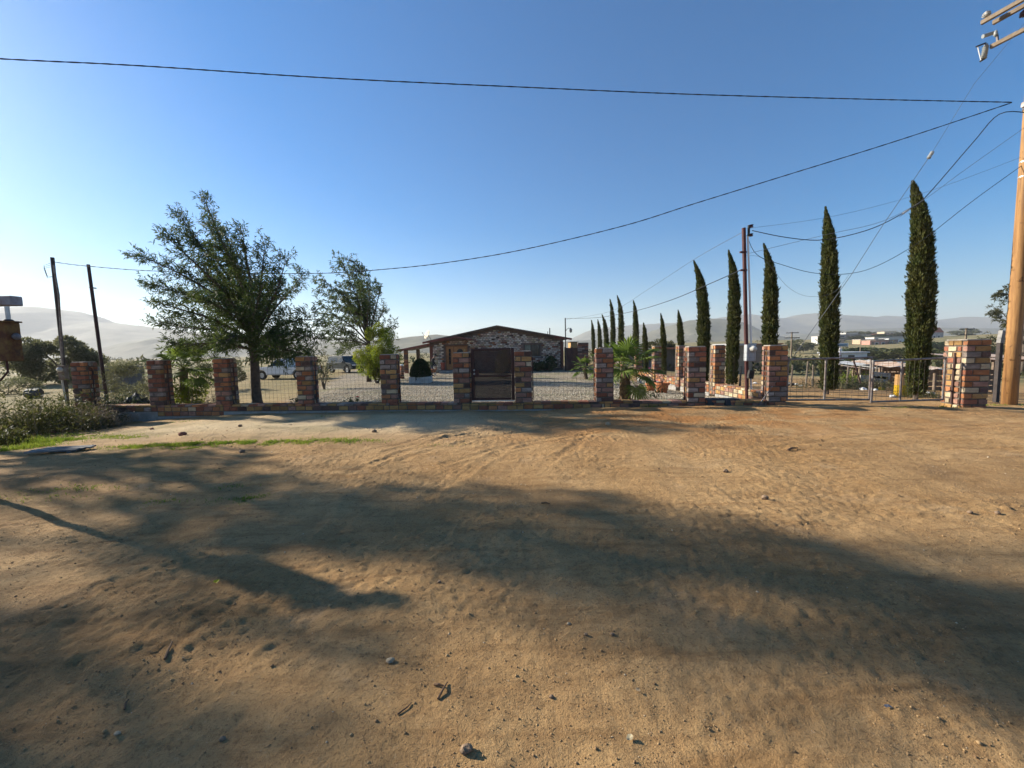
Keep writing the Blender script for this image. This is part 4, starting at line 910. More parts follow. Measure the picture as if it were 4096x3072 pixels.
def pot(name, label, p, r, h, m_, plant=None):
    t = thing(name, label, 'plant pot', p)
    MB().lathe(p, [(r*.68, 0), (r*.88, h*.72), (r*.92, h*.76), (r*1.06, h*.78), (r*1.06, h), (r*.93, h), (r*.90, h*.9), (.0, h*.88)], 20).build('pot', m_, t, smooth=False)
    if plant:
        q = Vector(p)+Vector((0, 0, h*.9)); st = MB()
        for k in range(plant[1]):
            a = k*2.4; tip = q+Vector((math.cos(a)*plant[2], math.sin(a)*plant[2], plant[3]*random.uniform(.6, 1))); st.tube([q, q.lerp(tip, .5)+Vector((random.uniform(-.03, .03), 0, .03)), tip], [.008, .006, .003], 4, caps=False)
        st.build('stems', bark, t)
        V, F = crown_leaves((0, 0, h*.9+plant[3]*.6), (plant[2], plant[2], plant[3]*.45), plant[4], .07, .04, seed=int(p[0]*10) & 99); link('leaves', np_mesh('leaves', V, F, plant[0]), t)
    return t
pp = PG(2652, 1570); pot('terracotta_pot', 'orange terracotta pot beside the sunlit side wall', PG(2648, 1571), .28, .42, terra, (L_olive, 7, .2, .55, 50))
pot('terracotta_pot', 'second terracotta pot half hidden behind the palm fronds', PG(2603, 1563), .22, .34, terra, (L_dark, 5, .2, .3, 120))
pot('red_pot', 'reddish flower pot on the left of the front door', HP(1773, 1480, -1.0)+Vector((0, 0, .02)), .21, .62, mat('red_clay', (.30, .075, .045), (.20, .05, .035), 5, .7), (L_dark, 4, .15, .18, 60))
pot('stone_pot', 'pale stone pot with a thin plant near the front door', HP(1746, 1486, -2.4)-Vector((0, 0, .05)), .22, .42, mat('pot_stone', (.34, .31, .26), (.24, .22, .18), 5, .9), (L_grey, 6, .25, 1.1, 160))
bp_ = on_g(1606, 27.5); t = thing('brick_bollard', 'short dark stacked stone post with a white cap near the carport', 'post', bp_)
for k in range(6): brick(t, bp_+Vector((0, 0, .08+k*.145)), (.27, .27, .13), k*.2, [('dark', 2), ('red', 1), ('rose', 1)], 'stone')
MB().lathe(bp_+Vector((0, 0, .88)), [(.12, 0), (.14, .04), (.13, .10), (.0, .13)], 12).build('cap', mat('white_paint', (.75, .74, .71), None, rough=.5), t)
fp = on_g(1673, 40); t = thing('bird_feeder', 'thin yard post with a small white top beyond the round bush', 'post', fp); MB().tube([fp-Vector((0, 0, .1)), fp+Vector((0, 0, 1.65))], .03, 6).build('post', bark_pale, t); MB().box(fp+Vector((0, 0, 1.7)), (.30, .2, .09)).build('top', MATS['white_paint'], t)
# roses
def rose(p, label, cols, h=.4, n=4):
    t = thing('rose_plant', label, 'flower', p); st = MB(); P = []
    tips = []
    for k in range(n):
        a = k*2.4+p[0]; tip = Vector(p)+Vector((math.cos(a)*h*.7, math.sin(a)*h*.3, h*random.uniform(.6, 1))); tips.append(tip); st.tube([p, Vector(p).lerp(tip, .5)+Vector((0, 0, .05)), tip], [.008, .006, .004], 4, caps=False)
        for j in range(16): P.append(np.array(Vector(p).lerp(tip, random.uniform(.3, 1)))+RNG.normal(size=3)*.04)
    st.build('stems', bark, t); V, F = leaf_faces(np.array(P), rand_dir(len(P)), .09, .05); link('leaves', np_mesh('leaves', V-np.array(p), F, L_dark), t)
    for k, c in enumerate(cols):
        fl = MB()
        for j in range(9):
            a = j*.7+k; r_ = .03+.012*(j % 3); q = tips[k % n]; fl.quad(q, q+Vector((math.cos(a)*r_, math.sin(a)*r_, .02)), q+Vector((math.cos(a+.4)*r_*1.4, math.sin(a+.4)*r_*1.4, .05)), q+Vector((math.cos(a+.8)*r_, math.sin(a+.8)*r_, .025)))
        fl.build('flower', mat('petal_%d%d%d' % tuple(int(v*10) for v in c), c, None, rough=.6), t)
def on_yard(px, py): return PG(px, py)
yv = lambda px, Y: on_g(px, Y)
rose(yv(1405, 12.9), 'small rose plant with a red bloom behind the low wall', [(.45, .02, .03)], .34, 5)
rose(yv(2545, 19.5), 'pink flowering plant against the side wall', [(.62, .10, .28), (.62, .10, .28), (.65, .14, .3)], .9, 4)
rose(yv(2590, 18.0), 'pink flowers low beside the side wall, right of the palm', [(.62, .08, .3), (.6, .1, .32)], .55, 4)
rose(yv(2560, 13.3), 'small thorny rose stems in front of the terracotta pots', [(.3, .08, .05)], .5, 6)
rose(yv(2625, 13.4), 'dry bare rose stems right behind the low wall by the pots', [], .45, 5)
rose(yv(2335, 25.5), 'pale pink roses by the small low palm', [(.6, .35, .3), (.62, .4, .32)], .7, 4)
rose(yv(1175, 14.0), 'tiny yard plant right of the big tree trunk', [], .3, 4)

# ================================================================== cars
tyre = mat('tyre', (.02, .02, .02), (.035, .033, .03), 20, .9); rim_m = mat('rim', (.42, .42, .42), (.3, .3, .3), 10, .35, metal=.7)
def car(name, label, loc, yaw, paint, kind):
    t = thing(name, label, 'car' if kind == 'suv' else 'truck', loc)
    L, W, H = (4.6, 1.84, 1.78) if kind == 'suv' else (5.3, 1.86, 1.75)
    hw = W/2; M = Matrix.Rotation(yaw, 3, 'Z'); O = Vector(loc)
    def W_(x, y, z): return O+M @ Vector((x, y, z))
    def side(pts, y0, y1, nm, m_, par, bev=.03, sm=False):
        mb = MB(); poly = [W_(x, y0, z) for x, z in pts]; mb.prism(poly, W_(0, y1, 0)-W_(0, y0, 0)); return mb.build(nm, m_, par, bevel=bev, seg=2)
    wb = (-1.36, 1.38) if kind == 'suv' else (-1.55, 1.72); wr = .37
    def arch(cx): return [(cx+(wr+.07)*math.cos(R(a)), .38+(wr+.07)*math.sin(R(a))) for a in range(180, -1, -30)]
    low = [(-L/2+.02, .46)]+arch(wb[0])+arch(wb[1])+[(L/2-.02, .44)]
    if kind == 'suv': up_ = [(L/2, .72), (L/2-.10, .96), (L/2-.30, 1.05), (.85, 1.12), (-L/2+.03, 1.10), (-L/2, .8)]
    else: up_ = [(L/2, .70), (L/2-.08, .98), (.95, 1.10), (-.55, 1.12), (-.60, 1.06), (-L/2, 1.06), (-L/2, .7)]
    body = side(low+up_, -hw, hw, 'body', paint, t, .035)
    cab = [(1.02, 1.08), (.36, H-.05), (.2, H-.01), (-L/2+.45, H), (-L/2+.28, H-.05), (-L/2+.04, 1.08)] if kind == 'suv' else [(1.10, 1.08), (.45, H-.05), (.3, H), (-.35, H), (-.52, H-.1), (-.62, 1.08)]
    mb = MB(); n = len(cab)
    a_ = [W_(x, -hw+.04+(.13 if z > 1.3 else 0), z) for x, z in cab]; b_ = [W_(x, hw-.04-(.13 if z > 1.3 else 0), z) for x, z in cab]
    mb.v += [tuple(p) for p in a_+b_]; mb.f.append(tuple(range(n))); mb.f.append(tuple(n+i for i in reversed(range(n))))
    for i in range(n): mb.f.append((i, n+i, n+(i+1) % n, (i+1) % n))
    roofo = mb.build('cabin', paint, t, bevel=.03, seg=2)
    gl = mat('car_glass', (.015, .02, .022), None, rough=.25, spec=.35); tl = mat('windscreen', (.02, .055, .06), (.015, .03, .035), 2, .25, spec=.4)
    for s in (-1, 1):
        yb, yt = hw-.035, hw-.165
        wins = ((.86, .50, .28, -.28), (-.36, -.34, -1.10, -1.10), (-1.18, -1.18, -2.05, -1.80)) if kind == 'suv' else ((.92, .52, -.28, -.28),)
        for x0, x1, x2, x3 in wins:
            def S(x, z): f = (z-1.12)/(H-.12-1.12); return W_(x, s*(yb+(yt-yb)*f+.012), z)
            q = [S(x0, 1.14), S(x1, H-.14), S(x2 if x2 < x1 else x2, H-.14), S(x3, 1.14)]
            MB().prism(q, (M @ Vector((0, s*-.02, 0)))).build('side_window', gl, roofo)
        for cx in wb:
            MB().lathe(W_(cx, s*(hw-.24), .37), [(wr*.6, 0), (wr*.97, .0), (wr, .03), (wr, .19), (wr*.95, .22), (wr*.62, .225), (wr*.60, .20)], 20, M @ Vector((0, s, 0))).build('tyre', tyre, t, smooth=False)
            ro = MB().lathe(W_(cx, s*(hw-.06), .37), [(wr*.60, 0), (wr*.60, .03), (wr*.5, .02), (wr*.18, .03), (wr*.15, .045), (0, .045)], 16, M @ Vector((0, s, 0))).build('rim', rim_m, t)
            MB().lathe(W_(cx, s*(hw-.075), .37), [(wr+.04, 0), (wr+.10, .0), (wr+.10, .09), (wr+.04, .085)], 18, M @ Vector((0, s, 0))).build('arch_trim', mat('trim_grey', (.12, .12, .125), None, rough=.5), t) if False else None
        MB().box(W_(.80, s*(hw+.09), 1.16), (.12, .2, .15), yaw).build('mirror', mat('trim_black', (.02, .02, .02), None, rough=.5), t, bevel=.02)
        MB().box(W_(L/2-.06, s*(hw-.26), .84), (.10, .40, .15), yaw).build('headlight', mat('lamp_clear', (.6, .62, .62), None, rough=.15, spec=.7), t, bevel=.015); MB().box(W_(-L/2+.03, s*(hw-.14), .92), (.08, .2, .3), yaw).build('tail_light', mat('lamp_red', (.35, .015, .012), None, rough=.2), t, bevel=.015)
        MB().box(W_(0, s*(hw-.02), .43), (wb[1]-wb[0]-1.0, .12, .07), yaw).build('side_step', rim_m, t)
        if kind == 'suv': MB().tube([W_(-1.7, s*.66, H+.0), W_(-1.6, s*.66, H+.07), W_(.05, s*.66, H+.07), W_(.15, s*.66, H)], .022, 6).build('roof_rail', mat('trim_black', (.02, .02, .02), None, rough=.5), t)
    f0 = [W_(.99, -hw+.16, 1.12), W_(.44, -hw+.26, H-.12), W_(.44, hw-.26, H-.12), W_(.99, hw-.16, 1.12)]; MB().prism(f0, M @ Vector((.035, 0, .025))).build('windscreen', tl, roofo)
    for x_, z_ in ((L/2-.02, .55), (-L/2+.02, .55)): MB().box(W_(x_, 0, z_), (.16, W-.06, .24), yaw).build('bumper', mat('trim_black', (.02, .02, .02), None, rough=.5), t, bevel=.03)
    MB().box(W_(L/2-.02, 0, .84), (.06, .8, .16), yaw).build('grille', rim_m, t)
    if kind != 'suv':
        MB().box(W_(-1.65, 0, 1.065), (1.85, W-.22, .03), yaw).build('bed_floor', mat('trim_black', (.02, .02, .02), None, rough=.5), t)
    return t
sp = PY(1386, 1470, 43); car('parked_suv', 'dark green-black SUV parked beyond the yard left of the yellow-green tree', (sp.x, sp.y, gz(sp.x, sp.y)), R(-34), mat('paint_black', (.010, .016, .015), None, rough=.4, spec=.25), 'suv')
sp = PY(1150, 1490, 34.5); car('parked_pickup', 'white pickup truck parked behind the big tree, nose to the left', (sp.x, sp.y, gz(sp.x, sp.y)), R(172), mat('paint_white', (.72, .73, .74), None, rough=.3, spec=.5, coat=.4), 'pickup')
# ================================================================== poles, cables, meters
pole_wood, nt, b = new_mat('pole_wood'); tc = nt.nodes.new('ShaderNodeTexCoord'); mp = nt.nodes.new('ShaderNodeMapping'); mp.inputs['Scale'].default_value = (1, 1, .05); nt.links.new(tc.outputs['Object'], mp.inputs[0])
c = _mix(nt, (.40, .215, .08), (.15, .07, .028), _ramp(nt, _noise(nt, 16, 7, .75, mp.outputs[0]), .40, .68)); c = _mix(nt, c, (.27, .20, .14), _math(nt, 'MULTIPLY', _ramp(nt, _noise(nt, 2.0, 5, .6, mp.outputs[0]), .5, .66), .6))
c = _mix(nt, c, (.10, .045, .02), _math(nt, 'MULTIPLY', _ramp(nt, _noise(nt, 4.5, 3, .6, tc.outputs['Object']), .63, .70), .85))
nt.links.new(c, b.inputs['Base Color']); b.inputs['Roughness'].default_value = .8
bp = nt.nodes.new('ShaderNodeBump'); bp.inputs['Strength'].default_value = .5; nt.links.new(_noise(nt, 26, 6, .75, mp.outputs[0]), bp.inputs['Height']); nt.links.new(bp.outputs[0], b.inputs['Normal'])
arm_wood = mat('arm_wood', (.26, .20, .14), (.17, .13, .09), 6, .85, .3, 30); porcelain = mat('porcelain_grey', (.27, .28, .27), None, rough=.25, spec=.6); dark_ins = mat('insulator_dark', (.05, .018, .025), None, rough=.3)
PYD = 11.5
ub = PY(4037, 1606, PYD); u1 = PY(4096, 700, PYD); lean = (u1.x-ub.x)/(u1.z-ub.z)*.55
def UP(z): return Vector((ub.x+lean*(z-ub.z), PYD, z))
ub.z = gz(ub.x, ub.y)
t = thing('utility_pole', 'tall wooden utility pole with crossarms at the right edge', 'utility pole', ub)
MB().tube([UP(ub.z-.3), UP(2.0), UP(5.0), UP(8.0), UP(11.6)], [.165, .158, .147, .135, .12], 16).build('pole', pole_wood, t, smooth=True)
def arm(px, py, Y, L, nm='crossarm', w=.09, h=.115):
    e = PY(px, py, Y); dv = Vector((.28, -1, 0)).normalized(); MB().beam(e, e+dv*L, w, h).build(nm, arm_wood, t, bevel=.008); return e, dv
e1, dv = arm(3925, 92, 12.9, 2.6); e2, _d = arm(3972, 92, 12.9, 2.6); e3, _d = arm(3962, 188, 12.9, 2.6)
def insul(p, m_, r=.07, n=3, axis=(0, 0, 1)):
    prof = [(.02, -.05)]
    for k in range(n): prof += [(r*(1-.1*k), .0+k*.055), (r*(1-.1*k)*.98, .02+k*.055), (.03, .035+k*.055)]
    prof += [(.03, .05*n+.02), (.0, .05*n+.03)]; return MB().lathe(p, prof, 14, axis).build('insulator', m_, t, smooth=True)
insul(e1+Vector((-.02, 0, .12))+dv*.12, mat('insulator_white', (.62, .62, .6), (.1, .1, .1), 18, .3), .10, 2)
insul(e2+dv*.55+Vector((.05, -.02, -.16)), dark_ins, .11, 3, Vector((.8, -.3, -.25)))
insul(e3+Vector((-.04, 0, .26))+dv*.12, porcelain, .05, 2); MB().tube([e3+dv*.15+Vector((0, 0, .02)), e3+dv*.12+Vector((0, 0, .28))], .03, 8).build('bracket', pipe, t)
MB().tube([e3+Vector((-.20, .05, .34)), e3+Vector((.06, .0, .40))], [.055, .05], 10).build('arrester', porcelain, t)
q = e3+Vector((-.10, .05, -.05))
pr_ = [(.03, -.26)]
for k in range(7): pr_ += [(.075, -.24+k*.055), (.05, -.215+k*.055)]
pr_ += [(.04, .17), (0, .18)]
MB().lathe(q, pr_, 12, (.12, 0, 1)).build('fuse_cutout', porcelain, t); MB().tube([q+Vector((-.24, .0, .12)), q+Vector((-.10, 0, -.30))], .014, 6).build('fuse_tube', MATS['white_paint'], t); MB().tube([q+Vector((-.28, 0, .10)), q+Vector((.0, 0, .20))], .022, 6).build('contact', black_m, t); MB().tube([q+Vector((-.12, 0, -.32)), q+Vector((.02, 0, -.24))], .026, 6).build('contact', black_m, t)
pt = PY(4090, 410, PYD-.1)
MB().lathe(UP(pt.z-.12), [(.14, 0), (.155, .02), (.155, .10), (.14, .12)], 14).build('cable_band', pipe, t); MB().box(UP(pt.z-.02)+Vector((-.2, -.05, 0)), (.16, .10, .12)).build('cable_clamp', pipe, t)
for zz in (6.2, 6.6): MB().lathe(UP(zz), [(.139, 0), (.146, .005), (.146, .03), (.139, .035)], 14).build('strap', MATS['galvanised'], t)
cable_m = mat('cable_black', (.018, .018, .02), None, rough=.6); cable_g = mat('cable_grey', (.16, .17, .18), None, rough=.5, metal=.3)
def cable(label, pts, r, m_=cable_m, twist=0.0, n=40, ends=None):
    c = curve(pts, n); 
    o = MB()
    if twist:
        c = curve(pts, n*4); L = np.concatenate([[0], np.cumsum(np.linalg.norm(np.diff(c, axis=0), axis=1))])
        for ph in (0, math.pi):
            q_ = c.copy(); q_[:, 2] += np.sin(L*twist+ph+.6*np.sin(L*.7))*r*.5; q_[:, 1] += np.cos(L*twist+ph+.6*np.sin(L*.7))*r*.5; o.tube(q_, r*.72, 5, caps=False)
    else: o.tube(c, r, 5, caps=False)
    mid = Vector(c[len(c)//2]); return tag(o.build('cable', m_, None, origin=mid), label, 'cable', kind='thing')
def Q(vx, vy, Y): return PY(vx*4096/2212, vy*4096/2212, Y)
cable('thick twisted black cable crossing the whole sky', [Q(-500, 98, 9.0), Q(0, 127, 9.4), Q(300, 142, 9.6), Q(700, 168, 9.9), Q(1100, 187, 10.3), Q(1500, 204, 10.7), Q(1900, 215, 11.1), Q(2185, 221, PYD-.1)], .013, twist=9)
top1 = Q(113, 558, 15.4)
cable('long black cable sagging from the utility pole to the left service mast', [Q(2185, 222, PYD-.1), Q(1935, 305, 11.7), Q(1700, 378, 12.0), Q(1500, 440, 12.3), Q(1350, 487, 12.6), Q(1150, 535, 13.0), Q(1000, 562, 13.3), Q(850, 580, 13.6), Q(660, 591, 14.1), Q(350, 586, 14.8), Q(190, 575, 15.2), Q(116, 566, 15.4)], .013, twist=9)
mast_top = Q(1608, 495, 12.4)
cable('black service cable sagging from the utility pole to the red service mast', [UP(Q(2195, 245, PYD).z), Q(2160, 246, 11.5), Q(2100, 310, 11.6), Q(2000, 425, 11.8), Q(1960, 455, 11.9), Q(1880, 495, 12.0), Q(1780, 518, 12.2), Q(1700, 513, 12.3), Q(1625, 498, 12.4)], .012)
cable('thin cable running close beside the service cable to the red mast', [UP(Q(2200, 268, PYD).z), Q(2080, 370, 11.6), Q(1990, 435, 11.8), Q(1900, 480, 12.0), Q(1780, 508, 12.2), Q(1615, 548, 12.4)], .006, cable_g)
cable('lower black cable looping to the red service mast', [UP(Q(2200, 350, PYD).z), Q(2100, 435, 11.6), Q(1990, 520, 11.9), Q(1900, 572, 12.0), Q(1835, 591, 12.1), Q(1760, 590, 12.2), Q(1690, 572, 12.3), Q(1635, 550, 12.4), Q(1613, 508, 12.4)], .008)
cable('faint wire rising to the right above the service cable', [Q(1612, 494, 12.4), Q(1800, 467, 12.2), Q(2000, 415, 11.9), Q(2205, 340, PYD)], .004, cable_g)
cable('thin slack wire hanging low between the red mast and the tall cypress', [Q(1612, 552, 12.4), Q(1650, 560, 12.4), Q(1700, 618, 12.4), Q(1745, 640, 12.4), Q(1800, 632, 12.4), Q(1835, 592, 12.1)], .004, cable_g)
hm = PY(2261, 1274, HY-1.5)
cable('black cable from the red service mast to the lamp mast by the house', [Q(1603, 582, 12.5), Q(1540, 610, 14.5), Q(1450, 648, 19), Q(1370, 672, 25), Q(1290, 686, 30), hm], .014)
cable('faint high wire from the red mast towards the house', [Q(1603, 502, 12.5), Q(1500, 560, 17), Q(1400, 625, 24), Q(1320, 672, 30), hm-Vector((0, 0, .1))], .008, cable_g)
ga0 = Q(1636, 868, 10.9); ga0.z = gz(ga0.x, ga0.y)-.05
gtop = UP(10.6)
gy = [ga0, Q(1700, 790, 10.95), Q(1840, 592, 11.1), Q(1900, 497, 11.15), Q(2010, 335, 11.25), Q(2105, 180, 11.35), gtop]
t = thing('guy_wire', 'slanting steel guy wire from the ground by the gate pillar up to the utility pole', 'guy wire', ga0)
MB().tube(gy[:5], .008, 5).build('lower_wire', cable_g, t); MB().tube(gy[4:], .005, 5).build('upper_wire', cable_g, t); MB().tube([ga0, Q(1700, 790, 10.95)], .014, 6).build('guard_sleeve', pipe, t)
g4 = gy[4]; dvv = (gy[5]-gy[4]).normalized(); MB().lathe(g4, [(.02, -.10), (.045, -.09), (.045, -.02), (.03, 0), (.045, .02), (.045, .09), (.02, .10)], 10, dvv).build('strain_insulator', porcelain, t)
wc = Q(1957, 457, 11.9); dvv = (Q(1985, 437, 11.85)-wc).normalized(); t2 = thing('cable_clamp', 'white wedge clamp on the service cable in front of the tallest cypress', 'cable clamp', wc); MB().beam(wc-dvv*.10, wc+dvv*.10, .05, .05).build('clamp_body', MATS['galvanised'], t2, bevel=.01); MB().tube([wc-dvv*.2+Vector((0, 0, -.02)), wc+dvv*.16], .008, 5).build('bail', pipe, t2)
# red service mast
mb_ = PY(2990, 1585, 12.4); mb_.z = gz(mb_.x, mb_.y); red_steel = mat('red_primer', (.085, .02, .018), (.055, .016, .014), 9, .6, .1, 30)
t = thing('service_mast', 'dark red steel service mast with a grey meter box right of the fan palm', 'utility pole', mb_)
def ML(py): return PY(2975+(py-915)*.022, py, 12.4)
MB().tube([mb_-Vector((0, 0, .2)), ML(1400), ML(1150), ML(912)], .055, 10).build('pole', red_steel, t)
MB().tube([ML(1375)+Vector((.13, -.03, 0)), ML(1100)+Vector((.115, -.03, 0)), ML(945)+Vector((.10, -.03, 0))], .027, 8).build('conduit', MATS['white_paint'], t); MB().tube([ML(1585)+Vector((.12, -.03, -.1)), ML(1515)+Vector((.10, -.03, 0))], .027, 8).build('conduit', MATS['white_paint'], t)
for py in (1010, 1082): MB().box(ML(py)+Vector((-.06, -.05, 0)), (.20, .05, .05)).build('bracket', red_steel, t)
MB().box(ML(925)+Vector((.12, -.05, .0)), (.05, .05, .32)).build('insulator_rack', black_m, t)
for dz in (.13, -.13): MB().lathe(ML(925)+Vector((.19, -.06, dz)), [(.02, -.04), (.06, -.035), (.035, 0), (.06, .035), (.02, .04)], 10).build('spool', dark_ins, t)
bc = PY(2999, 1411, 12.25); grey_box = mat('meter_grey', (.40, .42, .43), (.33, .34, .35), 5, .5)
mbx = MB().box(bc, (.28, .16, .50)).build('meter_box', grey_box, t, bevel=.012); MB().lathe(bc+Vector((.03, -.08, .12)), [(.095, 0), (.10, .03), (.085, .04), (.08, .11), (.05, .14), (0, .145)], 18, (0, -1, 0)).build('meter_glass', mat('meter_glass', (.58, .56, .50), (.45, .43, .38), 8, .2), mbx, smooth=True)
bc2 = PY(3003, 1498, 12.2); MB().box(bc2, (.16, .10, .26), M=Matrix.Rotation(.15, 3, 'Y')).build('breaker_box', black_m, t, bevel=.01)
# left service mast with meter and the second pole
lb = PY(268, 1600, 15.4); lb.z = gz(lb.x, lb.y); dark_steel = mat('dark_steel', (.035, .03, .03), (.06, .045, .04), 10, .6, .1, 30)
t = thing('service_mast', 'dark leaning service mast with a small meter at the far left', 'utility pole', lb)
MB().tube([lb-Vector((0, 0, .2)), PY(238, 1300, 15.4), PY(209, 1030, 15.4)], .058, 10).build('pole', dark_steel, t); MB().tube([PY(250, 1455, 15.25), PY(235, 1180, 15.25), PY(214, 1060, 15.25)], .028, 8).build('conduit', pipe, t); MB().tube([PY(244, 1500, 15.2), PY(270, 1640, 15.2)], .03, 8).build('conduit', MATS['galvanised'], t)
bc = PY(254, 1490, 15.15); mbx = MB().box(bc, (.26, .16, .56)).build('meter_box', mat('meter_rusty', (.20, .18, .15), (.14, .09, .06), 7, .7), t, bevel=.012); MB().lathe(bc+Vector((0, -.08, .11)), [(.09, 0), (.095, .03), (.08, .09), (0, .11)], 16, (0, -1, 0)).build('meter_glass', MATS['meter_glass'], mbx, smooth=True)
lw = MB()
for k in range(3): lw.tube([PY(208, 1050+8*k, 15.4), PY(175, 1062+6*k, 15.3), PY(190, 1105+4*k, 15.3), PY(225, 1108-3*k, 15.4)], .006, 4, caps=False)
lw.build('loose_wires', cable_m, t)
l2 = PY(428, 1606, 16.5); l2.z = gz(l2.x, l2.y); t = thing('steel_pole', 'bare leaning steel pole behind the left fence bay', 'pole', l2); MB().tube([l2-Vector((0, 0, .2)), PY(390, 1330, 16.5), PY(353, 1058, 16.5)], [.06, .06, .055], 10).build('pole', mat('maroon_dark', (.06, .025, .022), (.035, .02, .02), 9, .6), t); MB().tube([PY(358, 1150, 16.5), PY(384, 1153, 16.4)], .025, 6).build('hook', dark_steel, t)
# rusty meter boxes at the left edge of the picture
rb = PY(30, 1367, 4.6); t = thing('meter_post', 'rusty old meter box on a post at the left edge', 'meter box', (rb.x-.60, rb.y+.1, gz(rb.x-.60, rb.y+.1)))
rust, nt, b = new_mat('rust_sheet'); tc = nt.nodes.new('ShaderNodeTexCoord'); c = _mix(nt, (.20, .115, .035), (.10, .04, .02), _ramp(nt, _noise(nt, 7, 6, .7, tc.outputs['Object']), .4, .62)); c = _mix(nt, c, (.035, .03, .03), _ramp(nt, _noise(nt, 4, 5, .7, tc.outputs['Object'], .5), .55, .68)); nt.links.new(c, b.inputs['Base Color']); b.inputs['Roughness'].default_value = .8
zt_, zb2 = PY(30, 1288, 4.6).z, PY(30, 1445, 4.6).z
bx = MB().box((rb.x-.27, rb.y+.07, (zt_+zb2)/2), (.54, .14, zt_-zb2)).build('meter_box', rust, t, bevel=.008); MB().box((rb.x-.27, rb.y+.065, zt_+.008), (.57, .17, .018)).build('lid', rust, bx)
MB().lathe((rb.x, rb.y+.08, (zt_+zb2)/2+.06), [(.04, 0), (.042, .015), (.03, .035), (0, .04)], 14, (1, 0, 0)).build('meter_glass', mat('dim_glass', (.22, .20, .20), (.12, .11, .11), 9, .2), bx, smooth=True)
MB().tube([(rb.x-.60, rb.y+.16, gz(rb.x-.60, rb.y+.1)-.2), (rb.x-.60, rb.y+.16, zt_+.45)], .045, 10).build('post', pipe, t)
pq = PY(27, 1225, 4.66); MB().tube([(pq.x, pq.y, zt_), (pq.x, pq.y, pq.z)], .02, 10).build('conduit', MATS['galvanised'], t); MB().lathe((pq.x, pq.y, zt_), [(.04, 0), (.045, .02), (.03, .035)], 10).build('conduit_nut', black_m, t)
pk = PY(60, 1203, 4.7); MB().box((pk.x-.36, pk.y+.02, pk.z), (.72, .12, .11)).build('cross_box', mat('faded_box', (.34, .34, .36), (.18, .12, .10), 6, .6), t, bevel=.008)
MB().tube([(rb.x-.1, rb.y+.05, zb2), (rb.x-.1, rb.y+.05, zb2-.12), (rb.x-.2, rb.y+.05, zb2-.22), (rb.x-.36, rb.y+.1, zb2-.26)], .010, 6).build('loose_wire', mat('red_wire', (.06, .02, .02), None, rough=.6), t)

# ================================================================== the person and the dog
def skin_body(name, nodes, edges, root, m_list, parent, sub=2, lo=None):
    me = bpy.data.meshes.new(name); me.from_pydata([tuple(n[0]) for n in nodes], edges, [])
    o = link(name, me, parent); o.modifiers.new('skin', 'SKIN').use_smooth_shade = True
    sv = me.skin_vertices[0].data if me.skin_vertices else None
    if sv is None:
        bm = bmesh.new(); bm.from_mesh(me); bm.verts.layers.skin.verify(); bm.to_mesh(me); bm.free(); sv = me.skin_vertices[0].data
    for i, n in enumerate(nodes): sv[i].radius = (n[1], n[1]*(n[2] if len(n) > 2 else 1)); sv[i].use_root = (i == root)
    s = o.modifiers.new('sub', 'SUBSURF'); s.levels = s.render_levels = sub
    for m_ in m_list: me.materials.append(m_)
    return o
per_m, nt, b = new_mat('person_clothing'); tc = nt.nodes.new('ShaderNodeTexCoord'); sp_ = nt.nodes.new('ShaderNodeSeparateXYZ'); nt.links.new(tc.outputs['Object'], sp_.inputs[0]); z_ = sp_.outputs[2]
def gate_(z0): return _math(nt, 'GREATER_THAN', z_, z0)
c = _mix(nt, (.06, .045, .035), (.045, .07, .12), gate_(.09)); c = _mix(nt, c, (.018, .019, .022), gate_(.78)); c = _mix(nt, c, (.40, .24, .17), gate_(1.345))
nt.links.new(c, b.inputs['Base Color']); b.inputs['Roughness'].default_value = .85
pl = on_g(1728, 30.0); per = thing('person', 'person in dark jacket, blue jeans and dark cap stooping near the house door', 'person', pl)
N = [((0, 0, .84), .135, .8), ((.02, 0, 1.02), .15, .8), ((.09, 0, 1.24), .165, .75), ((.15, 0, 1.36), .07), ((.20, 0, 1.43), .065), ((.24, 0, 1.52), .095),
     ((-.01, -.10, .80), .10), ((.03, -.11, .46), .072), ((-.02, -.11, .10), .048), ((.06, -.12, .04), .045), ((.14, -.12, .03), .035),
     ((-.01, .10, .80), .10), ((.0, .11, .46), .072), ((-.06, .11, .10), .048), ((.02, .12, .04), .045), ((.10, .12, .03), .035),
     ((.10, -.20, 1.27), .075), ((.08, -.24, 1.02), .055), ((.20, -.20, .82), .042), ((.23, -.19, .75), .036),
     ((.10, .20, 1.27), .075), ((.10, .24, 1.02), .055), ((.22, .20, .82), .042), ((.25, .19, .75), .036)]
E = [(0,1),(1,2),(2,3),(3,4),(4,5),(0,6),(6,7),(7,8),(8,9),(9,10),(0,11),(11,12),(12,13),(13,14),(14,15),(2,16),(16,17),(17,18),(18,19),(2,20),(20,21),(21,22),(22,23)]
for wi, sy_ in ((19, -1), (23, 1)):
    p0 = Vector(N[wi][0])
    for k, (dx, dy, dz) in enumerate(((.025, -.03, -.085), (.03, -.01, -.10), (.03, .01, -.095), (.025, .03, -.08), (.06, -.035*sy_, -.03))):
        i = len(N); N.append((tuple(p0+Vector((dx*.5, dy, dz*.5))), .010)); N.append((tuple(p0+Vector((dx*.6, dy, dz))), .008)); E += [(wi, i), (i, i+1)]
skin_body('body', N, E, 0, [per_m], per)
hd = pl+Vector((.25, 0, 1.50)); skin_c = mat('skin', (.40, .24, .17), None, rough=.6)
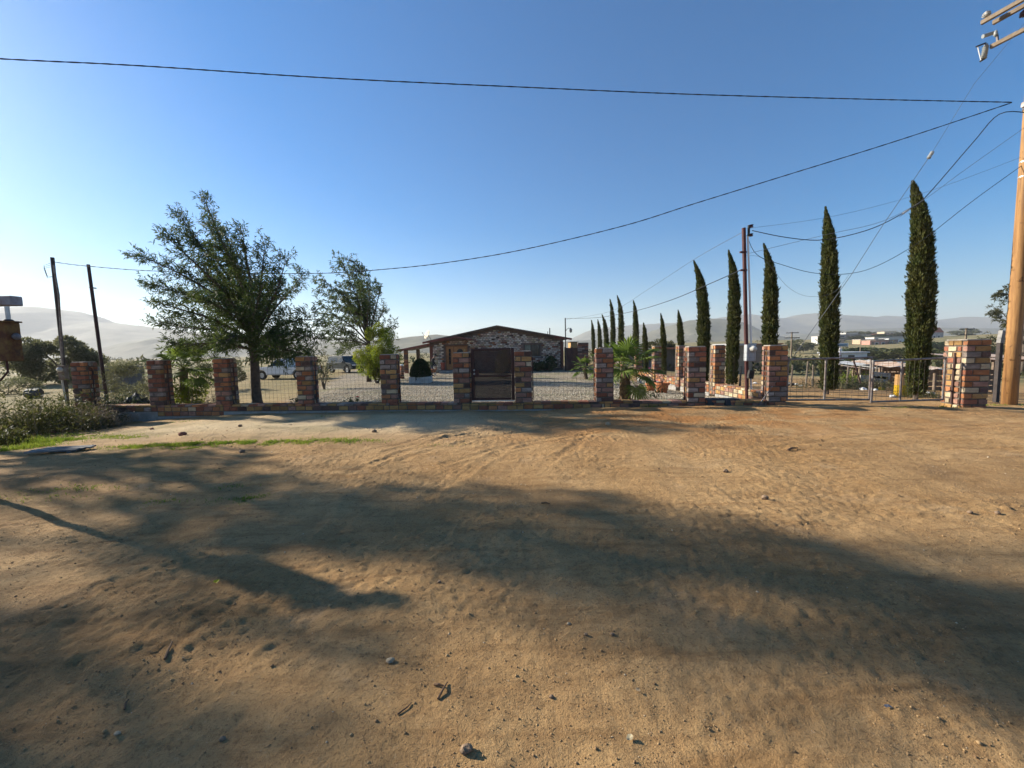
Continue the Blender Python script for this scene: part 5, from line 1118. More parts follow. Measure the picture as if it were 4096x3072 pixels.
# face looks down and to the right
MB().lathe(hd+Vector((.05, 0, -.10)), [(.02, 0), (.06, .03), (.085, .09), (.092, .15), (.07, .21), (.0, .24)], 14, Vector((-.28, 0, 1))).build('head', skin_c, per, smooth=True)
MB().lathe(hd+Vector((.13, 0, -.02)), [(.018, 0), (.014, .02), (.0, .035)], 8, Vector((.9, 0, -.3))).build('nose', skin_c, per)
for s in (-1, 1): MB().lathe(hd+Vector((.115, s*.035, .02)), [(.012, 0), (.008, .008), (0, .01)], 8, Vector((.9, s*.3, -.2))).build('eye', mat('eye_dark', (.03, .02, .02), None, rough=.3), per); MB().lathe(hd+Vector((.01, s*.088, .0)), [(.022, 0), (.02, .015), (0, .02)], 8, Vector((0, s, 0))).build('ear', skin_c, per)
MB().box(hd+Vector((.12, 0, -.065)), (.012, .05, .010)).build('mouth', mat('lip', (.25, .11, .09), None, rough=.6), per)
MB().lathe(hd+Vector((-.03, 0, -.03)), [(.085, 0), (.098, .04), (.09, .08)], 12, Vector((-.5, 0, 1))).build('hair', mat('grey_hair', (.32, .31, .30), None, rough=.8), per)
cpx = MB().lathe(hd+Vector((.0, 0, .045)), [(.104, 0), (.106, .04), (.085, .085), (.04, .105), (0, .108)], 14, Vector((.25, 0, 1))).build('cap', mat('cap_black', (.015, .015, .017), None, rough=.8), per, smooth=True); MB().box(hd+Vector((.14, 0, .03)), (.10, .15, .015), M=Matrix.Rotation(.45, 3, 'Y')).build('cap_visor', MATS['cap_black'], cpx)
dg = on_g(1726, 29.0); dt_ = thing('dog', 'brown and white dog with raised tail beside the block planter', 'dog', dg)
dog_m, nt, b = new_mat('dog_coat'); tc = nt.nodes.new('ShaderNodeTexCoord'); sp_ = nt.nodes.new('ShaderNodeSeparateXYZ'); nt.links.new(tc.outputs['Object'], sp_.inputs[0])
c = _mix(nt, (.62, .58, .52), (.34, .13, .05), _math(nt, 'GREATER_THAN', _math(nt, 'ADD', sp_.outputs[2], _math(nt, 'MULTIPLY', _noise(nt, 6, 2, .5, tc.outputs['Object']), .12)), .36))
c = _mix(nt, c, (.03, .025, .022), _math(nt, 'MULTIPLY', _math(nt, 'GREATER_THAN', _noise(nt, 3.1, 2, .5, tc.outputs['Object']), .58), _math(nt, 'LESS_THAN', sp_.outputs[2], .46))); nt.links.new(c, b.inputs['Base Color']); b.inputs['Roughness'].default_value = .9
N = [((.0, 0, .46), .125), ((-.24, 0, .45), .155), ((-.36, 0, .52), .10), ((-.46, 0, .60), .075), ((-.53, 0, .62), .085), ((-.63, 0, .58), .045), ((-.69, 0, .565), .03),
     ((.20, 0, .47), .12), ((.30, 0, .52), .05), ((.36, 0, .63), .035), ((.33, 0, .74), .03), ((.27, 0, .78), .018),
     ((-.24, -.09, .36), .07), ((-.25, -.09, .19), .035), ((-.24, -.09, .04), .028), ((-.28, -.09, .02), .025), ((-.24, .09, .36), .07), ((-.22, .09, .19), .035), ((-.23, .09, .04), .028), ((-.27, .09, .02), .025),
     ((.20, -.09, .36), .085), ((.16, -.09, .27), .06), ((.25, -.09, .17), .033), ((.22, -.09, .04), .028), ((.18, -.09, .02), .025), ((.20, .09, .36), .085), ((.19, .09, .27), .06), ((.29, .09, .17), .033), ((.26, .09, .04), .028), ((.22, .09, .02), .025),
     ((-.50, -.06, .71), .02), ((-.50, .06, .71), .02)]
E = [(0,1),(1,2),(2,3),(3,4),(4,5),(5,6),(0,7),(7,8),(8,9),(9,10),(10,11),(1,12),(12,13),(13,14),(14,15),(1,16),(16,17),(17,18),(18,19),(7,20),(20,21),(21,22),(22,23),(23,24),(7,25),(25,26),(26,27),(27,28),(28,29),(4,30),(4,31)]
skin_body('body', N, E, 0, [dog_m], dt_)

# ================================================================== small things outside the fence
plastic = mat('black_plastic', (.022, .024, .028), (.04, .042, .045), 6, .6, .2, 20)
for pxc, lab in ((2846, 'left black plastic ground box before the front wall'), (2916, 'right black plastic ground box before the front wall')):
    p = PG(pxc, 1618); p.z = gz(p.x, p.y); t = thing('ground_box', lab, 'ground box', p, 'black ground boxes'); MB().box(p+Vector((0, 0, .07)), (.46, .36, .16), .1, taper=.94).build('box', plastic, t, bevel=.012); MB().box(p+Vector((0, 0, .16)), (.42, .32, .025), .1).build('lid', plastic, t, bevel=.006)
p = PG(245, 1806); t = thing('wooden_board', 'weathered grey boards lying on the grass at the left', 'board', p)
gw = mat('grey_wood', (.20, .20, .195), (.11, .11, .11), 4, .9, .6, 14)
for k in range(4): MB().box(p+Vector((-.02+.012*k, -.14+.096*k, .045+.006*(k % 2))), (.84+.05*(k % 3), .09, .03), R(9), ).build('plank', gw, t, bevel=.004)
MB().box(p+Vector((.3, .0, .018)), (.06, .33, .03), R(9)).build('batten', gw, t)
# stones, sticks and leaves one can pick out on the dirt
stone_m = mat('field_stone', (.27, .185, .115), (.15, .10, .065), 14, .9, .4, 30); stone_p = mat('pale_stone', (.42, .33, .21), (.30, .22, .14), 14, .85, .4, 30); stone_r = mat('brick_bit', (.26, .10, .06), (.15, .07, .05), 14, .9, .4, 30)
def stone(px, py, s, m_, lab, sq=(1, .8, .7)):
    p = PG(px, py); bm = bmesh.new(); bmesh.ops.create_icosphere(bm, subdivisions=2, radius=1); rg = random.Random(px)
    for v in bm.verts: v.co = Vector((v.co.x*sq[0], v.co.y*sq[1], v.co.z*sq[2]))*(s*(.8+.4*rg.random()))
    me = bpy.data.meshes.new('stone'); bm.to_mesh(me); bm.free(); me.materials.append(m_); o = link('stone', me, origin=(p.x, p.y, gz(p.x, p.y)+s*sq[2]*.55)); tag(o, lab, 'stone', 'loose stones on the dirt', 'thing')
for a in ((1562, 2648, .022, stone_p, 'pale upright pebble left of the two crossed sticks'), (1865, 3005, .026, stone_m, 'brown round stone at the bottom edge of the picture'), (2206, 2790, .012, stone_m, 'small dark stone right of the crossed sticks'), (2275, 2498, .013, stone_p, 'tiny pale pebble in the shaded middle of the dirt'),
          (1757, 2330, .014, stone_m, 'small dark clod in the middle of the shaded dirt'), (730, 1742, .085, stone_r, 'reddish broken brick lying above the grass strip'), (215, 1735, .07, stone_r, 'dark reddish stone in the left grass strip'), (608, 1718, .05, stone_r, 'small red-black stone on the pale dirt near the wall'),
          (961, 1706, .05, stone_m, 'dark stone on the pale dirt in front of the greyish pillar'), (1497, 1729, .06, stone_m, 'dark stone on the pale dirt below the rose panel'), (2432, 1700, .06, stone_p, 'flat white stone on the dirt before the palm bay'), (2902, 1888, .035, stone_m, 'stone in the sunlit dirt at the right'),
          (3880, 2053, .024, stone_m, 'left one of two stones side by side at the right edge of the dirt'), (3990, 2055, .026, stone_m, 'right one of two stones side by side at the right edge of the dirt'), (890, 2960, .014, stone_m, 'small dark stone low in the left foreground'), (470, 2938, .013, stone_p, 'small pale pebble in the lower left foreground'),
          (968, 1810, .05, stone_m, 'dark stone just below the grass strip'), (2450, 2540, .014, stone_m, 'brown pebble in the shaded right foreground'), (3060, 1996, .04, stone_m, 'brown stone at the edge of the shade on the right'), (2344, 2540, .012, stone_m, 'dark pebble pair member left of the brown pebble')): stone(*a)
stick_m = mat('stick', (.17, .10, .055), (.10, .06, .035), 10, .9)
def stick(a, b_, r, lab):
    p0 = PG(*a); p1 = PG(*b_); mid = (p0+p1)/2; pts = [p0+Vector((0, 0, r)), mid+Vector((random.uniform(-.01, .01), 0, r*2)), p1+Vector((0, 0, r))]; tag(MB().tube(pts, [r, r*.9, r*.5], 6).build('stick', stick_m, None, origin=mid), lab, 'stick', 'twigs on the dirt', 'thing')
stick((1752, 2800), (1790, 2732), .006, 'longer crossed twig in the sunlit foreground'); stick((1738, 2742), (1778, 2748), .006, 'short reddish twig crossing the longer twig'); stick((1590, 2860), (1645, 2815), .004, 'thin twig left of the crossed twigs'); stick((660, 2640), (690, 2570), .007, 'pale twig lying in the left wheel rut'); stick((3150, 1805), (3190, 1796), .018, 'dark stick on the sunlit dirt at the right'); stick((2165, 2015), (2200, 2018), .009, 'small dark twig in the middle distance'); stick((500, 2840), (515, 2800), .005, 'thin twig in the left shaded foreground')
def flat_leaf(px, py, s, c_, lab):
    p = PG(px, py); o = MB(); rg = random.Random(px); pts = [p+Vector((math.cos(a)*s*rg.uniform(.5, 1), math.sin(a)*s*rg.uniform(.4, .8), .01+rg.random()*.5*s)) for a in np.linspace(0, 6.28, 8)[:-1]]
    for k in range(len(pts)): o.quad(p+Vector((0, 0, .012)), pts[k], pts[(k+1) % len(pts)])
    tag(o.build('fallen_leaf', mat('leaf_%d' % px, c_, tuple(v*.7 for v in c_), 8, .7), None, origin=p), lab, 'leaf', 'fallen leaves', 'thing')
flat_leaf(865, 2335, .030, (.55, .42, .02), 'bright yellow fallen leaf in the left foreground'); flat_leaf(2518, 2962, .024, (.40, .33, .20), 'pale dry leaf low on the right foreground'); flat_leaf(2552, 2768, .018, (.42, .30, .17), 'small tan dry leaf in the right foreground'); flat_leaf(3552, 2835, .018, (.09, .10, .125), 'bluish crumpled scrap in the shaded right foreground')
# pebbles and grit: nobody could count them
n = 60000; yy = .9+9.6*RNG.random(n)**1.9; xx = RNG.uniform(-1, 1, n)*(yy*1.35+.6); s = np.clip(RNG.lognormal(-5.95, .5, n), .0014, .0105)*np.clip(.75+yy*.13, 0, 1.8)
keep = (fbm(xx/.9, yy/.9, 2, 70)+RNG.normal(size=n)*.35) > -.15; xx, yy, s = xx[keep], yy[keep], s[keep]; n = len(xx); zz = height(xx, yy)
base8 = np.array([(1,0,0),(-1,0,0),(0,1,0),(0,-1,0),(0,0,.8),(0,0,-.8)], float); f8 = np.array([(0,2,4),(2,1,4),(1,3,4),(3,0,4),(2,0,5),(1,2,5),(3,1,5),(0,3,5)])
rot = RNG.uniform(0, 6.28, n); V = base8[None]*(s[:, None]*RNG.uniform(.6, 1.25, (n, 3)))[:, None, :]
cs, sn = np.cos(rot)[:, None], np.sin(rot)[:, None]; V = np.stack([V[..., 0]*cs-V[..., 1]*sn, V[..., 0]*sn+V[..., 1]*cs, V[..., 2]], -1)+np.stack([xx, yy, zz+s*.25], -1)[:, None, :]
peb, nt, b = new_mat('pebbles'); g = nt.nodes.new('ShaderNodeNewGeometry'); c = _mix(nt, (.44, .29, .14), (.17, .10, .052), g.outputs['Random Per Island']); c = _mix(nt, c, (.50, .40, .27), _ramp(nt, g.outputs['Random Per Island'], .95, .97)); nt.links.new(c, b.inputs['Base Color']); b.inputs['Roughness'].default_value = .95
tag(link('pebbles', np_mesh('pebbles', V.reshape(-1, 3), (f8[None]+6*np.arange(n)[:, None, None]).reshape(-1, 3), peb)), 'loose pebbles and grit scattered over the dirt', kind='stuff')
# loose gravel of the yard, where single stones still show
n = 16000; yy = 12.2+8*RNG.random(n)**1.6; xx = RNG.uniform(-8.2, 7.1, n); k_ = yy > fence_y(xx)+.35; xx, yy = xx[k_], yy[k_]; n = len(xx); s = RNG.uniform(.012, .03, n); zz = height(xx, yy); rot = RNG.uniform(0, 6.28, n)
V = base8[None]*(s[:, None]*RNG.uniform(.6, 1.25, (n, 3)))[:, None, :]; cs, sn = np.cos(rot)[:, None], np.sin(rot)[:, None]; V = np.stack([V[..., 0]*cs-V[..., 1]*sn, V[..., 0]*sn+V[..., 1]*cs, V[..., 2]], -1)+np.stack([xx, yy, zz+s*.3], -1)[:, None, :]
gvm, nt, b = new_mat('gravel_stone'); g = nt.nodes.new('ShaderNodeNewGeometry'); nt.links.new(_mix(nt, (.66, .59, .46), (.22, .18, .13), g.outputs['Random Per Island']), b.inputs['Base Color']); b.inputs['Roughness'].default_value = .95
tag(link('gravel', np_mesh('gravel', V.reshape(-1, 3), (f8[None]+6*np.arange(n)[:, None, None]).reshape(-1, 3), gvm)), 'pale loose gravel covering the yard behind the fence', kind='stuff')
# grass
GP = []
def patch(px, py, wx, wy, n, h): GP.append((PG(px, py), wx, wy, n, h))
for k in range(14): f_ = k/13; patch(520+f_*900, 1788-22*math.sin(f_*1.6), .55, .16, int(1300*(1-.45*f_)), .045)
for k in range(8): f_ = k/7; patch(40+f_*470, 1726+f_*26, .55, .16, 900, .04)
for a in ((60, 1765, .7, .30, 3400, .10), (180, 1770, .6, .28, 2600, .09), (90, 1795, .6, .25, 2600, .10), (270, 1760, .4, .15, 800, .06), (760, 1795, .45, .10, 1200, .04), (930, 2010, .20, .09, 420, .03), (1010, 1990, .14, .08, 240, .03), (650, 2005, .3, .12, 160, .03), (330, 1955, .6, .15, 350, .03), (200, 1985, .5, .15, 200, .03), (900, 1948, .3, .1, 120, .03),
          (2470, 1626, .5, .06, 500, .06), (2600, 1628, .2, .05, 120, .05), (2790, 1622, .3, .06, 200, .05), (1840, 1640, .2, .04, 120, .06), (1600, 1650, .25, .05, 120, .05), (3600, 1632, .4, .05, 150, .04), (3800, 1630, .5, .06, 400, .05), (3960, 1622, .6, .08, 400, .06), (1750, 1782, .5, .1, 120, .03), (1300, 1665, .5, .08, 160, .035), (700, 1690, .6, .08, 200, .04)): patch(*a)
P = []; H = []
for p, wx, wy, n, h in GP:
    a = RNG.normal(size=(n, 2))*np.array([wx, wy])*.62; x = p.x+a[:, 0]; y = p.y+a[:, 1]; k_ = (fbm(x/.22, y/.22, 2, 130)+RNG.normal(size=n)*.18) > -.02; x, y = x[k_], y[k_]; n = len(x); P.append(np.stack([x, y, height(x, y)-.005], -1)); H.append(h*(.6+.9*RNG.random(n)**2))
P = np.concatenate(P); H = np.concatenate(H); D = rand_dir(len(P))*.55+np.array([.1, 0, 1.0])
V, F = leaf_faces(P, D, 1.0, .0095, .0, .3); n = len(P)
V = V.reshape(n, 4, 3); V = P[:, None, :]+(V-P[:, None, :])*np.stack([H*1.0]*3, -1)[:, None, :]
S = np.cross(D, RNG.normal(size=(n, 3))); S /= np.linalg.norm(S, axis=1, keepdims=True); mid = (V[:, 1]+V[:, 3])/2; V[:, 1] = mid-S*.0045; V[:, 3] = mid+S*.0045
tag(link('grass', np_mesh('grass', V.reshape(-1, 3), F, L_grass)), 'short green grass growing in strips on the dirt', kind='stuff')
# weeds: tall rank growth at the left end of the fence
def weeds(name, label, px, Y, rx, ry, n, h, m_, L, W, kind='shrub', lean_=0.0, seed=0):
    c_ = PY(px, 1500, Y); rg = np.random.default_rng(seed+77); c_.z = gz(c_.x, c_.y); t = thing(name, label, kind, c_)
    x = rg.normal(size=n)*rx*.5; y = rg.normal(size=n)*ry*.5; x = np.clip(x, -rx, rx); zz = height(c_.x+x, c_.y+y)-c_.z; hh = h*rg.uniform(.25, 1.25, n)*(.75+.5*rg.random(n)**3)*(1-.45*(np.abs(x)/rx)**2); 
    st = MB(); P = []; D = []
    for i in range(n):
        b0 = Vector((c_.x+x[i], c_.y+y[i], c_.z+zz[i])); tip = b0+Vector((rg.normal()*.28*hh[i]+lean_*hh[i], rg.normal()*.2*hh[i], hh[i]))
        if i % 2 == 0: st.tube([b0, b0.lerp(tip, .55)+Vector((rg.normal()*.03, 0, 0)), tip], [.006, .005, .002], 3, caps=False)
        for k in range(13): f_ = rg.uniform(.08, 1); P.append(np.array(b0.lerp(tip, f_))+rg.normal(size=3)*.05); D.append(np.array(tip-b0)*.6/hh[i]+rg.normal(size=3)*.8)
    st.build('stems', L_dry, t); V, F = leaf_faces(np.array(P), np.array(D), L, W, .1); link('leaves', np_mesh('leaves', V-np.array(c_), F, m_), t)
weeds('weed_thicket', 'tall yellow-green weeds at the left edge before the fence', 95, 11.3, 2.0, .9, 420, 1.15, L_weed, .14, .028, seed=1)
weeds('weed_thicket', 'rank green weeds just right of the leaning mast foot', 260, 12.4, 1.0, .6, 220, 1.0, L_weed, .13, .028, seed=2)
weeds('dry_brush', 'dry grey brush heaped against the leftmost pillar', 372, 11.9, .75, .4, 260, .72, L_dry, .14, .012, seed=3)
weeds('weed_clump', 'green weeds behind the left mesh panel', 500, 14.6, 1.0, .6, 200, .9, L_grey, .13, .025, seed=4)
weeds('weed_clump', 'dark green weed clump behind the leftmost fence bay', 460, 13.9, .8, .4, 160, .65, L_dark, .13, .035, seed=5)
weeds('dry_weeds', 'dry straw weeds between the left palm and the greyish pillar', 850, 13.4, .7, .4, 120, .55, L_dry, .12, .015, seed=6)
weeds('weed_clump', 'green leafy plant at the very left edge of the dirt', -15, 9.2, .35, .3, 60, .4, L_weed, .1, .03, seed=7)
weeds('weed_clump', 'low weeds along the field behind the left leaf of the drive gate', 3420, 18.5, 2.6, .8, 300, .5, L_grey, .16, .02, seed=8)
weeds('weed_clump', 'low green plants behind the wire field fence', 3440, 23, 1.2, .8, 160, .8, L_grass, .18, .05, seed=9)
weeds('weed_clump', 'dry grass below the tallest cypress', 3690, 13.6, 1.0, .6, 120, .3, L_weed, .1, .012, seed=10)
# ================================================================== the drive, the scrap yard and the valley beyond
yel = mat('yellow_plastic', (.68, .42, .015), (.60, .36, .02), 5, .5); ora = mat('orange_plastic', (.62, .36, .15), (.55, .31, .12), 5, .55)
p = PY(3590, 1570, 14.6); p.z = gz(p.x, p.y); t = thing('plastic_drum', 'cut-open yellow and tan plastic drum on the scrap by the tallest cypress', 'drum', p)
def half(z0, z1, r0, r1, m_, nm, a0=-150, a1=20):
    mb = MB(); k = 14; al = [R(a0+(a1-a0)*i/k) for i in range(k+1)]
    out = [[Vector((math.cos(a)*r, math.sin(a)*r, z)) for a in al] for r, z in ((r0, z0), (r1, z1))]; inn = [[v*1.0-Vector((v.x, v.y, 0)).normalized()*.012 for v in row] for row in out]
    for i in range(k):
        mb.quad(p+out[0][i], p+out[0][i+1], p+out[1][i+1], p+out[1][i]); mb.quad(p+inn[0][i+1], p+inn[0][i], p+inn[1][i], p+inn[1][i+1]); mb.quad(p+out[1][i], p+out[1][i+1], p+inn[1][i+1], p+inn[1][i])
    return mb.build(nm, m_, t)
half(.0, .42, .40, .37, yel, 'drum_base'); half(.42, .80, .37, .34, ora, 'drum_side')
for px, py, s, lab in ((3525, 1560, .16, 'yellow plastic scrap left of the cut drum'),):
    q = PG(px, py); tag(MB().box(q+Vector((0, 0, .07)), (.26, .2, .14), .5, taper=.6).build('plastic_scrap', yel, None, origin=q, bevel=.02), lab, 'scrap', kind='thing')
white_bag = mat('white_bag', (.66, .66, .64), (.5, .5, .5), 9, .6, .6, 12); dark_bag = mat('dark_bag', (.03, .03, .032), (.05, .05, .05), 9, .5, .6, 12)
def crumple(px, py, s, m_, name, lab, cat):
    q = PG(px, py); bm = bmesh.new(); bmesh.ops.create_icosphere(bm, subdivisions=2, radius=1); rg = random.Random(px*3+py)
    for v in bm.verts: v.co = Vector((v.co.x*1.2, v.co.y, max(v.co.z, -.35)*.7))*(s*rg.uniform(.65, 1.2))
    me = bpy.data.meshes.new(name); bm.to_mesh(me); bm.free(); me.materials.append(m_); tag(link(name, me, origin=q+Vector((0, 0, s*.25))), lab, cat, 'litter along the drive', 'thing')
for a in ((3185, 1540, .11, white_bag, 'plastic_bag', 'white crumpled bag beyond the left gate leaf', 'bag'), (3205, 1545, .09, white_bag, 'plastic_bag', 'smaller white bag right of the crumpled bag', 'bag'), (3158, 1542, .20, dark_bag, 'plastic_bag', 'black rubbish bag just right of the gate pillar', 'bag'), (3020, 1535, .10, white_bag, 'plastic_bag', 'white litter behind the mast meter', 'bag'),
          (3455, 1560, .13, white_bag, 'plastic_bag', 'white litter heap beside the middle gate post', 'bag'), (3570, 1590, .10, white_bag, 'plastic_bag', 'flattened white litter in front of the yellow drum', 'bag'), (3720, 1578, .13, white_bag, 'plastic_bag', 'white litter between the tallest cypress and the wide pillar', 'bag'), (3500, 1562, .09, white_bag, 'plastic_bag', 'pale scrap left of the yellow scrap', 'bag')): crumple(*a)
tin = mat('tin_sheet', (.50, .52, .53), (.34, .33, .32), 4, .5, .1, 20, metal=.3); old_wood = mat('old_wood', (.24, .18, .13), (.14, .10, .075), 5, .9, .4, 18); tin_r = mat('tin_rust', (.30, .17, .10), (.40, .36, .32), 3, .7)
def shed(px0, px1, pyt, Y, dep, label, m_roof, m_wall, hgt=None):
    a = PY(px0, pyt, Y); b_ = PY(px1, pyt, Y); z0 = min(gz(a.x, Y), gz(b_.x, Y)); zt = a.z; t = thing('scrap_shed', label, 'shed', ((a.x+b_.x)/2, Y, z0))
    W = b_.x-a.x; ns = max(2, int(W/.9))
    for k in range(ns):
        x0 = a.x+W*k/ns; sl_ = random.uniform(-.10, .10); cx_ = x0+W/ns/2
        mb = MB(); nn = 10
        for j in range(nn):
            xa = x0+W/ns*j/nn; xb = x0+W/ns*(j+1)/nn; za_ = zt+sl_*(j/nn)+(.02 if j % 2 else 0); zb_ = zt+sl_*((j+1)/nn)+(0 if j % 2 else .02)
            mb.quad((xa, Y-.3, za_-.12), (xb, Y-.3, zb_-.12), (xb, Y+dep+.2, zb_+.12), (xa, Y+dep+.2, za_+.12))
        mb.build('roof_sheet', m_roof if k % 3 else tin_r, t)
    for k in range(ns+1):
        for yy_ in (Y, Y+dep): x0 = a.x+W*k/ns; MB().box((x0, yy_, (z0+zt)/2-.12), (.09, .09, zt-z0+.0)).build('post', old_wood, t)
    for k in range(4): MB().box(((a.x+b_.x)/2, Y+dep-.1, z0+.15+k*.26), (W, .03, .22)).build('plank', m_wall, t)
    MB().box(((a.x+b_.x)/2, Y-.05, zt-.16), (W, .06, .12)).build('eave_beam', old_wood, t)
shed(3440, 3545, 1466, 22, 2.5, 'low scrap shed with grey tin sheets left of the yellow drum', tin, old_wood)
shed(3545, 3625, 1460, 21, 2.0, 'small lean-to with tin roof behind the yellow drum', tin, old_wood)
shed(3700, 3785, 1468, 18, 2.2, 'white roofed shack between the tallest cypress and the wide pillar', mat('tin_white', (.62, .62, .60), (.45, .44, .42), 4, .6), old_wood)
shed(3955, 4260, 1428, 17, 2.5, 'dark wooden lean-to stacked with junk behind the utility pole', tin_r, old_wood)
q = PY(3597, 1458, 23.5); t = thing('water_tank', 'small blue barrel on the scrap sheds', 'barrel', (q.x, q.y, q.z-.2)); MB().lathe((q.x, q.y, q.z-.25), [(.24, 0), (.26, .05), (.26, .12), (.245, .14), (.26, .16), (.26, .36), (.24, .40)], 16).build('barrel', mat('blue_barrel', (.05, .16, .33), None, rough=.5), t)
MB().box((q.x, q.y, (q.z-.25+gz(q.x, q.y))/2), (.5, .5, q.z-.25-gz(q.x, q.y)), 0).build('stand', old_wood, t)
sp = PY(3984, 1590, 12.2); t = thing('steel_post', 'dark square steel post between the wide pillar and the utility pole', 'post', (sp.x, sp.y, gz(sp.x, sp.y))); tp = PY(3984+26, 1322, 12.2); md = PY(4000, 1372, 12.2)
MB().beam((sp.x, sp.y, gz(sp.x, sp.y)-.2), md, .10, .10, up=(0, 1, 0)).build('post', dark_steel, t); MB().beam(md, tp, .11, .11, up=(0, 1, 0)).build('post_top', mat('faded_sleeve', (.30, .29, .28), (.2, .19, .18), 8, .7), t)
# low concrete kerb of the planting bed beyond the drive gate, scrap boards
for a, b_, lab in (((3480, 1497), (3560, 1506), 'long pale scrap panel left of the yellow drum'), ((3440, 1512), (3550, 1520), 'second pale scrap panel lower by the field fence')):
    p0 = PY(a[0], a[1], 19.0); p1 = PY(b_[0], b_[1], 19.0); tag(MB().beam(p0, p1, .04, .30).build('discarded_board', mat('pale_panel', (.46, .42, .36), (.34, .30, .25), 5, .8), None, origin=(p0+p1)/2), lab, 'board', kind='thing')
# wire field fence
t = thing('field_fence', 'old wire field fence of crooked wooden posts beyond the drive gate', 'fence', PY(3300, 1520, 20)); prevp = None; wires = MB()
for px in (2870, 2960, 3060, 3165, 3224, 3252, 3310, 3387, 3437, 3500):
    p0 = PY(px, 1500, 20); p0.z = gz(p0.x, p0.y); h_ = random.uniform(1.0, 1.4); tp = p0+Vector((random.uniform(-.08, .08), 0, h_)); MB().tube([p0-Vector((0, 0, .2)), tp], [.05, .04], 7).build('post', bark_pale, t)
    if prevp:
        for f_ in (.35, .6, .85): wires.tube([prevp[0].lerp(prevp[1], f_), (prevp[0].lerp(prevp[1], f_)+p0.lerp(tp, f_))/2-Vector((0, 0, .03)), p0.lerp(tp, f_)], .004, 3, caps=False)
    prevp = (p0, tp)
wires.build('wires', wire_m, t)
# left of the fence: grey shed, dark tarpaulin heap, parked truck in the field
a = PY(385, 1466, 24); b_ = PY(575, 1464, 24); z0 = gz(a.x, 24); t = thing('sheet_fence', 'dark grey sheet metal fence behind the left fence bay', 'fence', ((a.x+b_.x)/2, 24, z0))
for k in range(6): MB().box((a.x+(b_.x-a.x)*(k+.5)/6, 24+random.uniform(-.02, .02), (z0+a.z)/2), ((b_.x-a.x)/6-.02, .03, a.z-z0)).build('sheet', mat('grey_sheet', (.10, .11, .12), (.07, .07, .075), 3, .7), t)
q = PY(520, 1590, 14.4); q.z = gz(q.x, q.y); bm = bmesh.new(); bmesh.ops.create_icosphere(bm, subdivisions=3, radius=1)
for v in bm.verts: v.co = Vector((v.co.x*.75, v.co.y*.4, max(v.co.z, -.1)*.48*(1+.4*math.sin(v.co.x*5))))*(1+.2*random.random())
me = bpy.data.meshes.new('tarpaulin'); bm.to_mesh(me); bm.free(); me.materials.append(dark_bag); tag(link('tarpaulin', me, origin=q), 'dark tarpaulin heap behind the leftmost fence wall', 'tarpaulin', kind='thing')
q = PY(127, 1550, 21); q.z = gz(q.x, q.y)
tb_ = thing('field_barrel', 'dark barrel lying in the field under the round olive tree', 'barrel', q); MB().lathe(q+Vector((-.28, 0, .25)), [(.23, 0), (.25, .03), (.25, .26), (.262, .28), (.25, .30), (.25, .54), (.23, .57)], 16, (1, .2, 0)).build('barrel', dark_bag, tb_); MB().lathe(q+Vector((-.31, 0, .25)), [(.21, 0), (.22, .03)], 16, (1, .2, 0)).build('barrel_end', pipe, tb_)
leafy('low_bush', 'low grey bush at the left edge of the field', 'shrub', on_g(15, 24), 1.0, 1.6, L_grey, 2500, .16, .05, trunk_h=.1, seed=31, tr=.03)
leafy('low_bush', 'straw-coloured bush beyond the pickup truck', 'shrub', on_g(880, 24), 1.6, 1.2, L_olive, 2500, .14, .06, trunk_h=.2, seed=32, tr=.03)
# ---- the valley: trees and houses on the right
crown_lib = {}
def valley_tree(px, Y, h, r, m_, label, seed):
    h *= .62 if 80 < Y < 200 else (.75 if Y > 300 else 1)
    p = PY(px, 1400, Y); p.z = gz(p.x, p.y); key = (m_.name, seed % 3); t = thing('valley_tree', label, 'tree', p, 'trees in the valley')
    if key not in crown_lib:
        V, F = crown_leaves((0, 0, .58), (.5, .5, .42), 1500, .12, .075, seed=seed+50); crown_lib[key] = np_mesh('crown', V, F, m_)
        crown_lib[key, 't'] = MB().tube([(0, 0, -.1), (.02, 0, .3), (0, 0, .6)], [.035, .028, .015], 6).build('trunk', bark, None)
        tr0 = crown_lib[key, 't'].data; bpy.data.objects.remove(crown_lib[key, 't']); crown_lib[key, 't'] = tr0
    c_ = link('crown', crown_lib[key], t); c_.scale = (2*r, 2*r, h); tt = link('trunk', crown_lib[key, 't'], t); tt.scale = (h*.8, h*.8, h)
    c_.rotation_euler = (0, 0, seed*1.3)
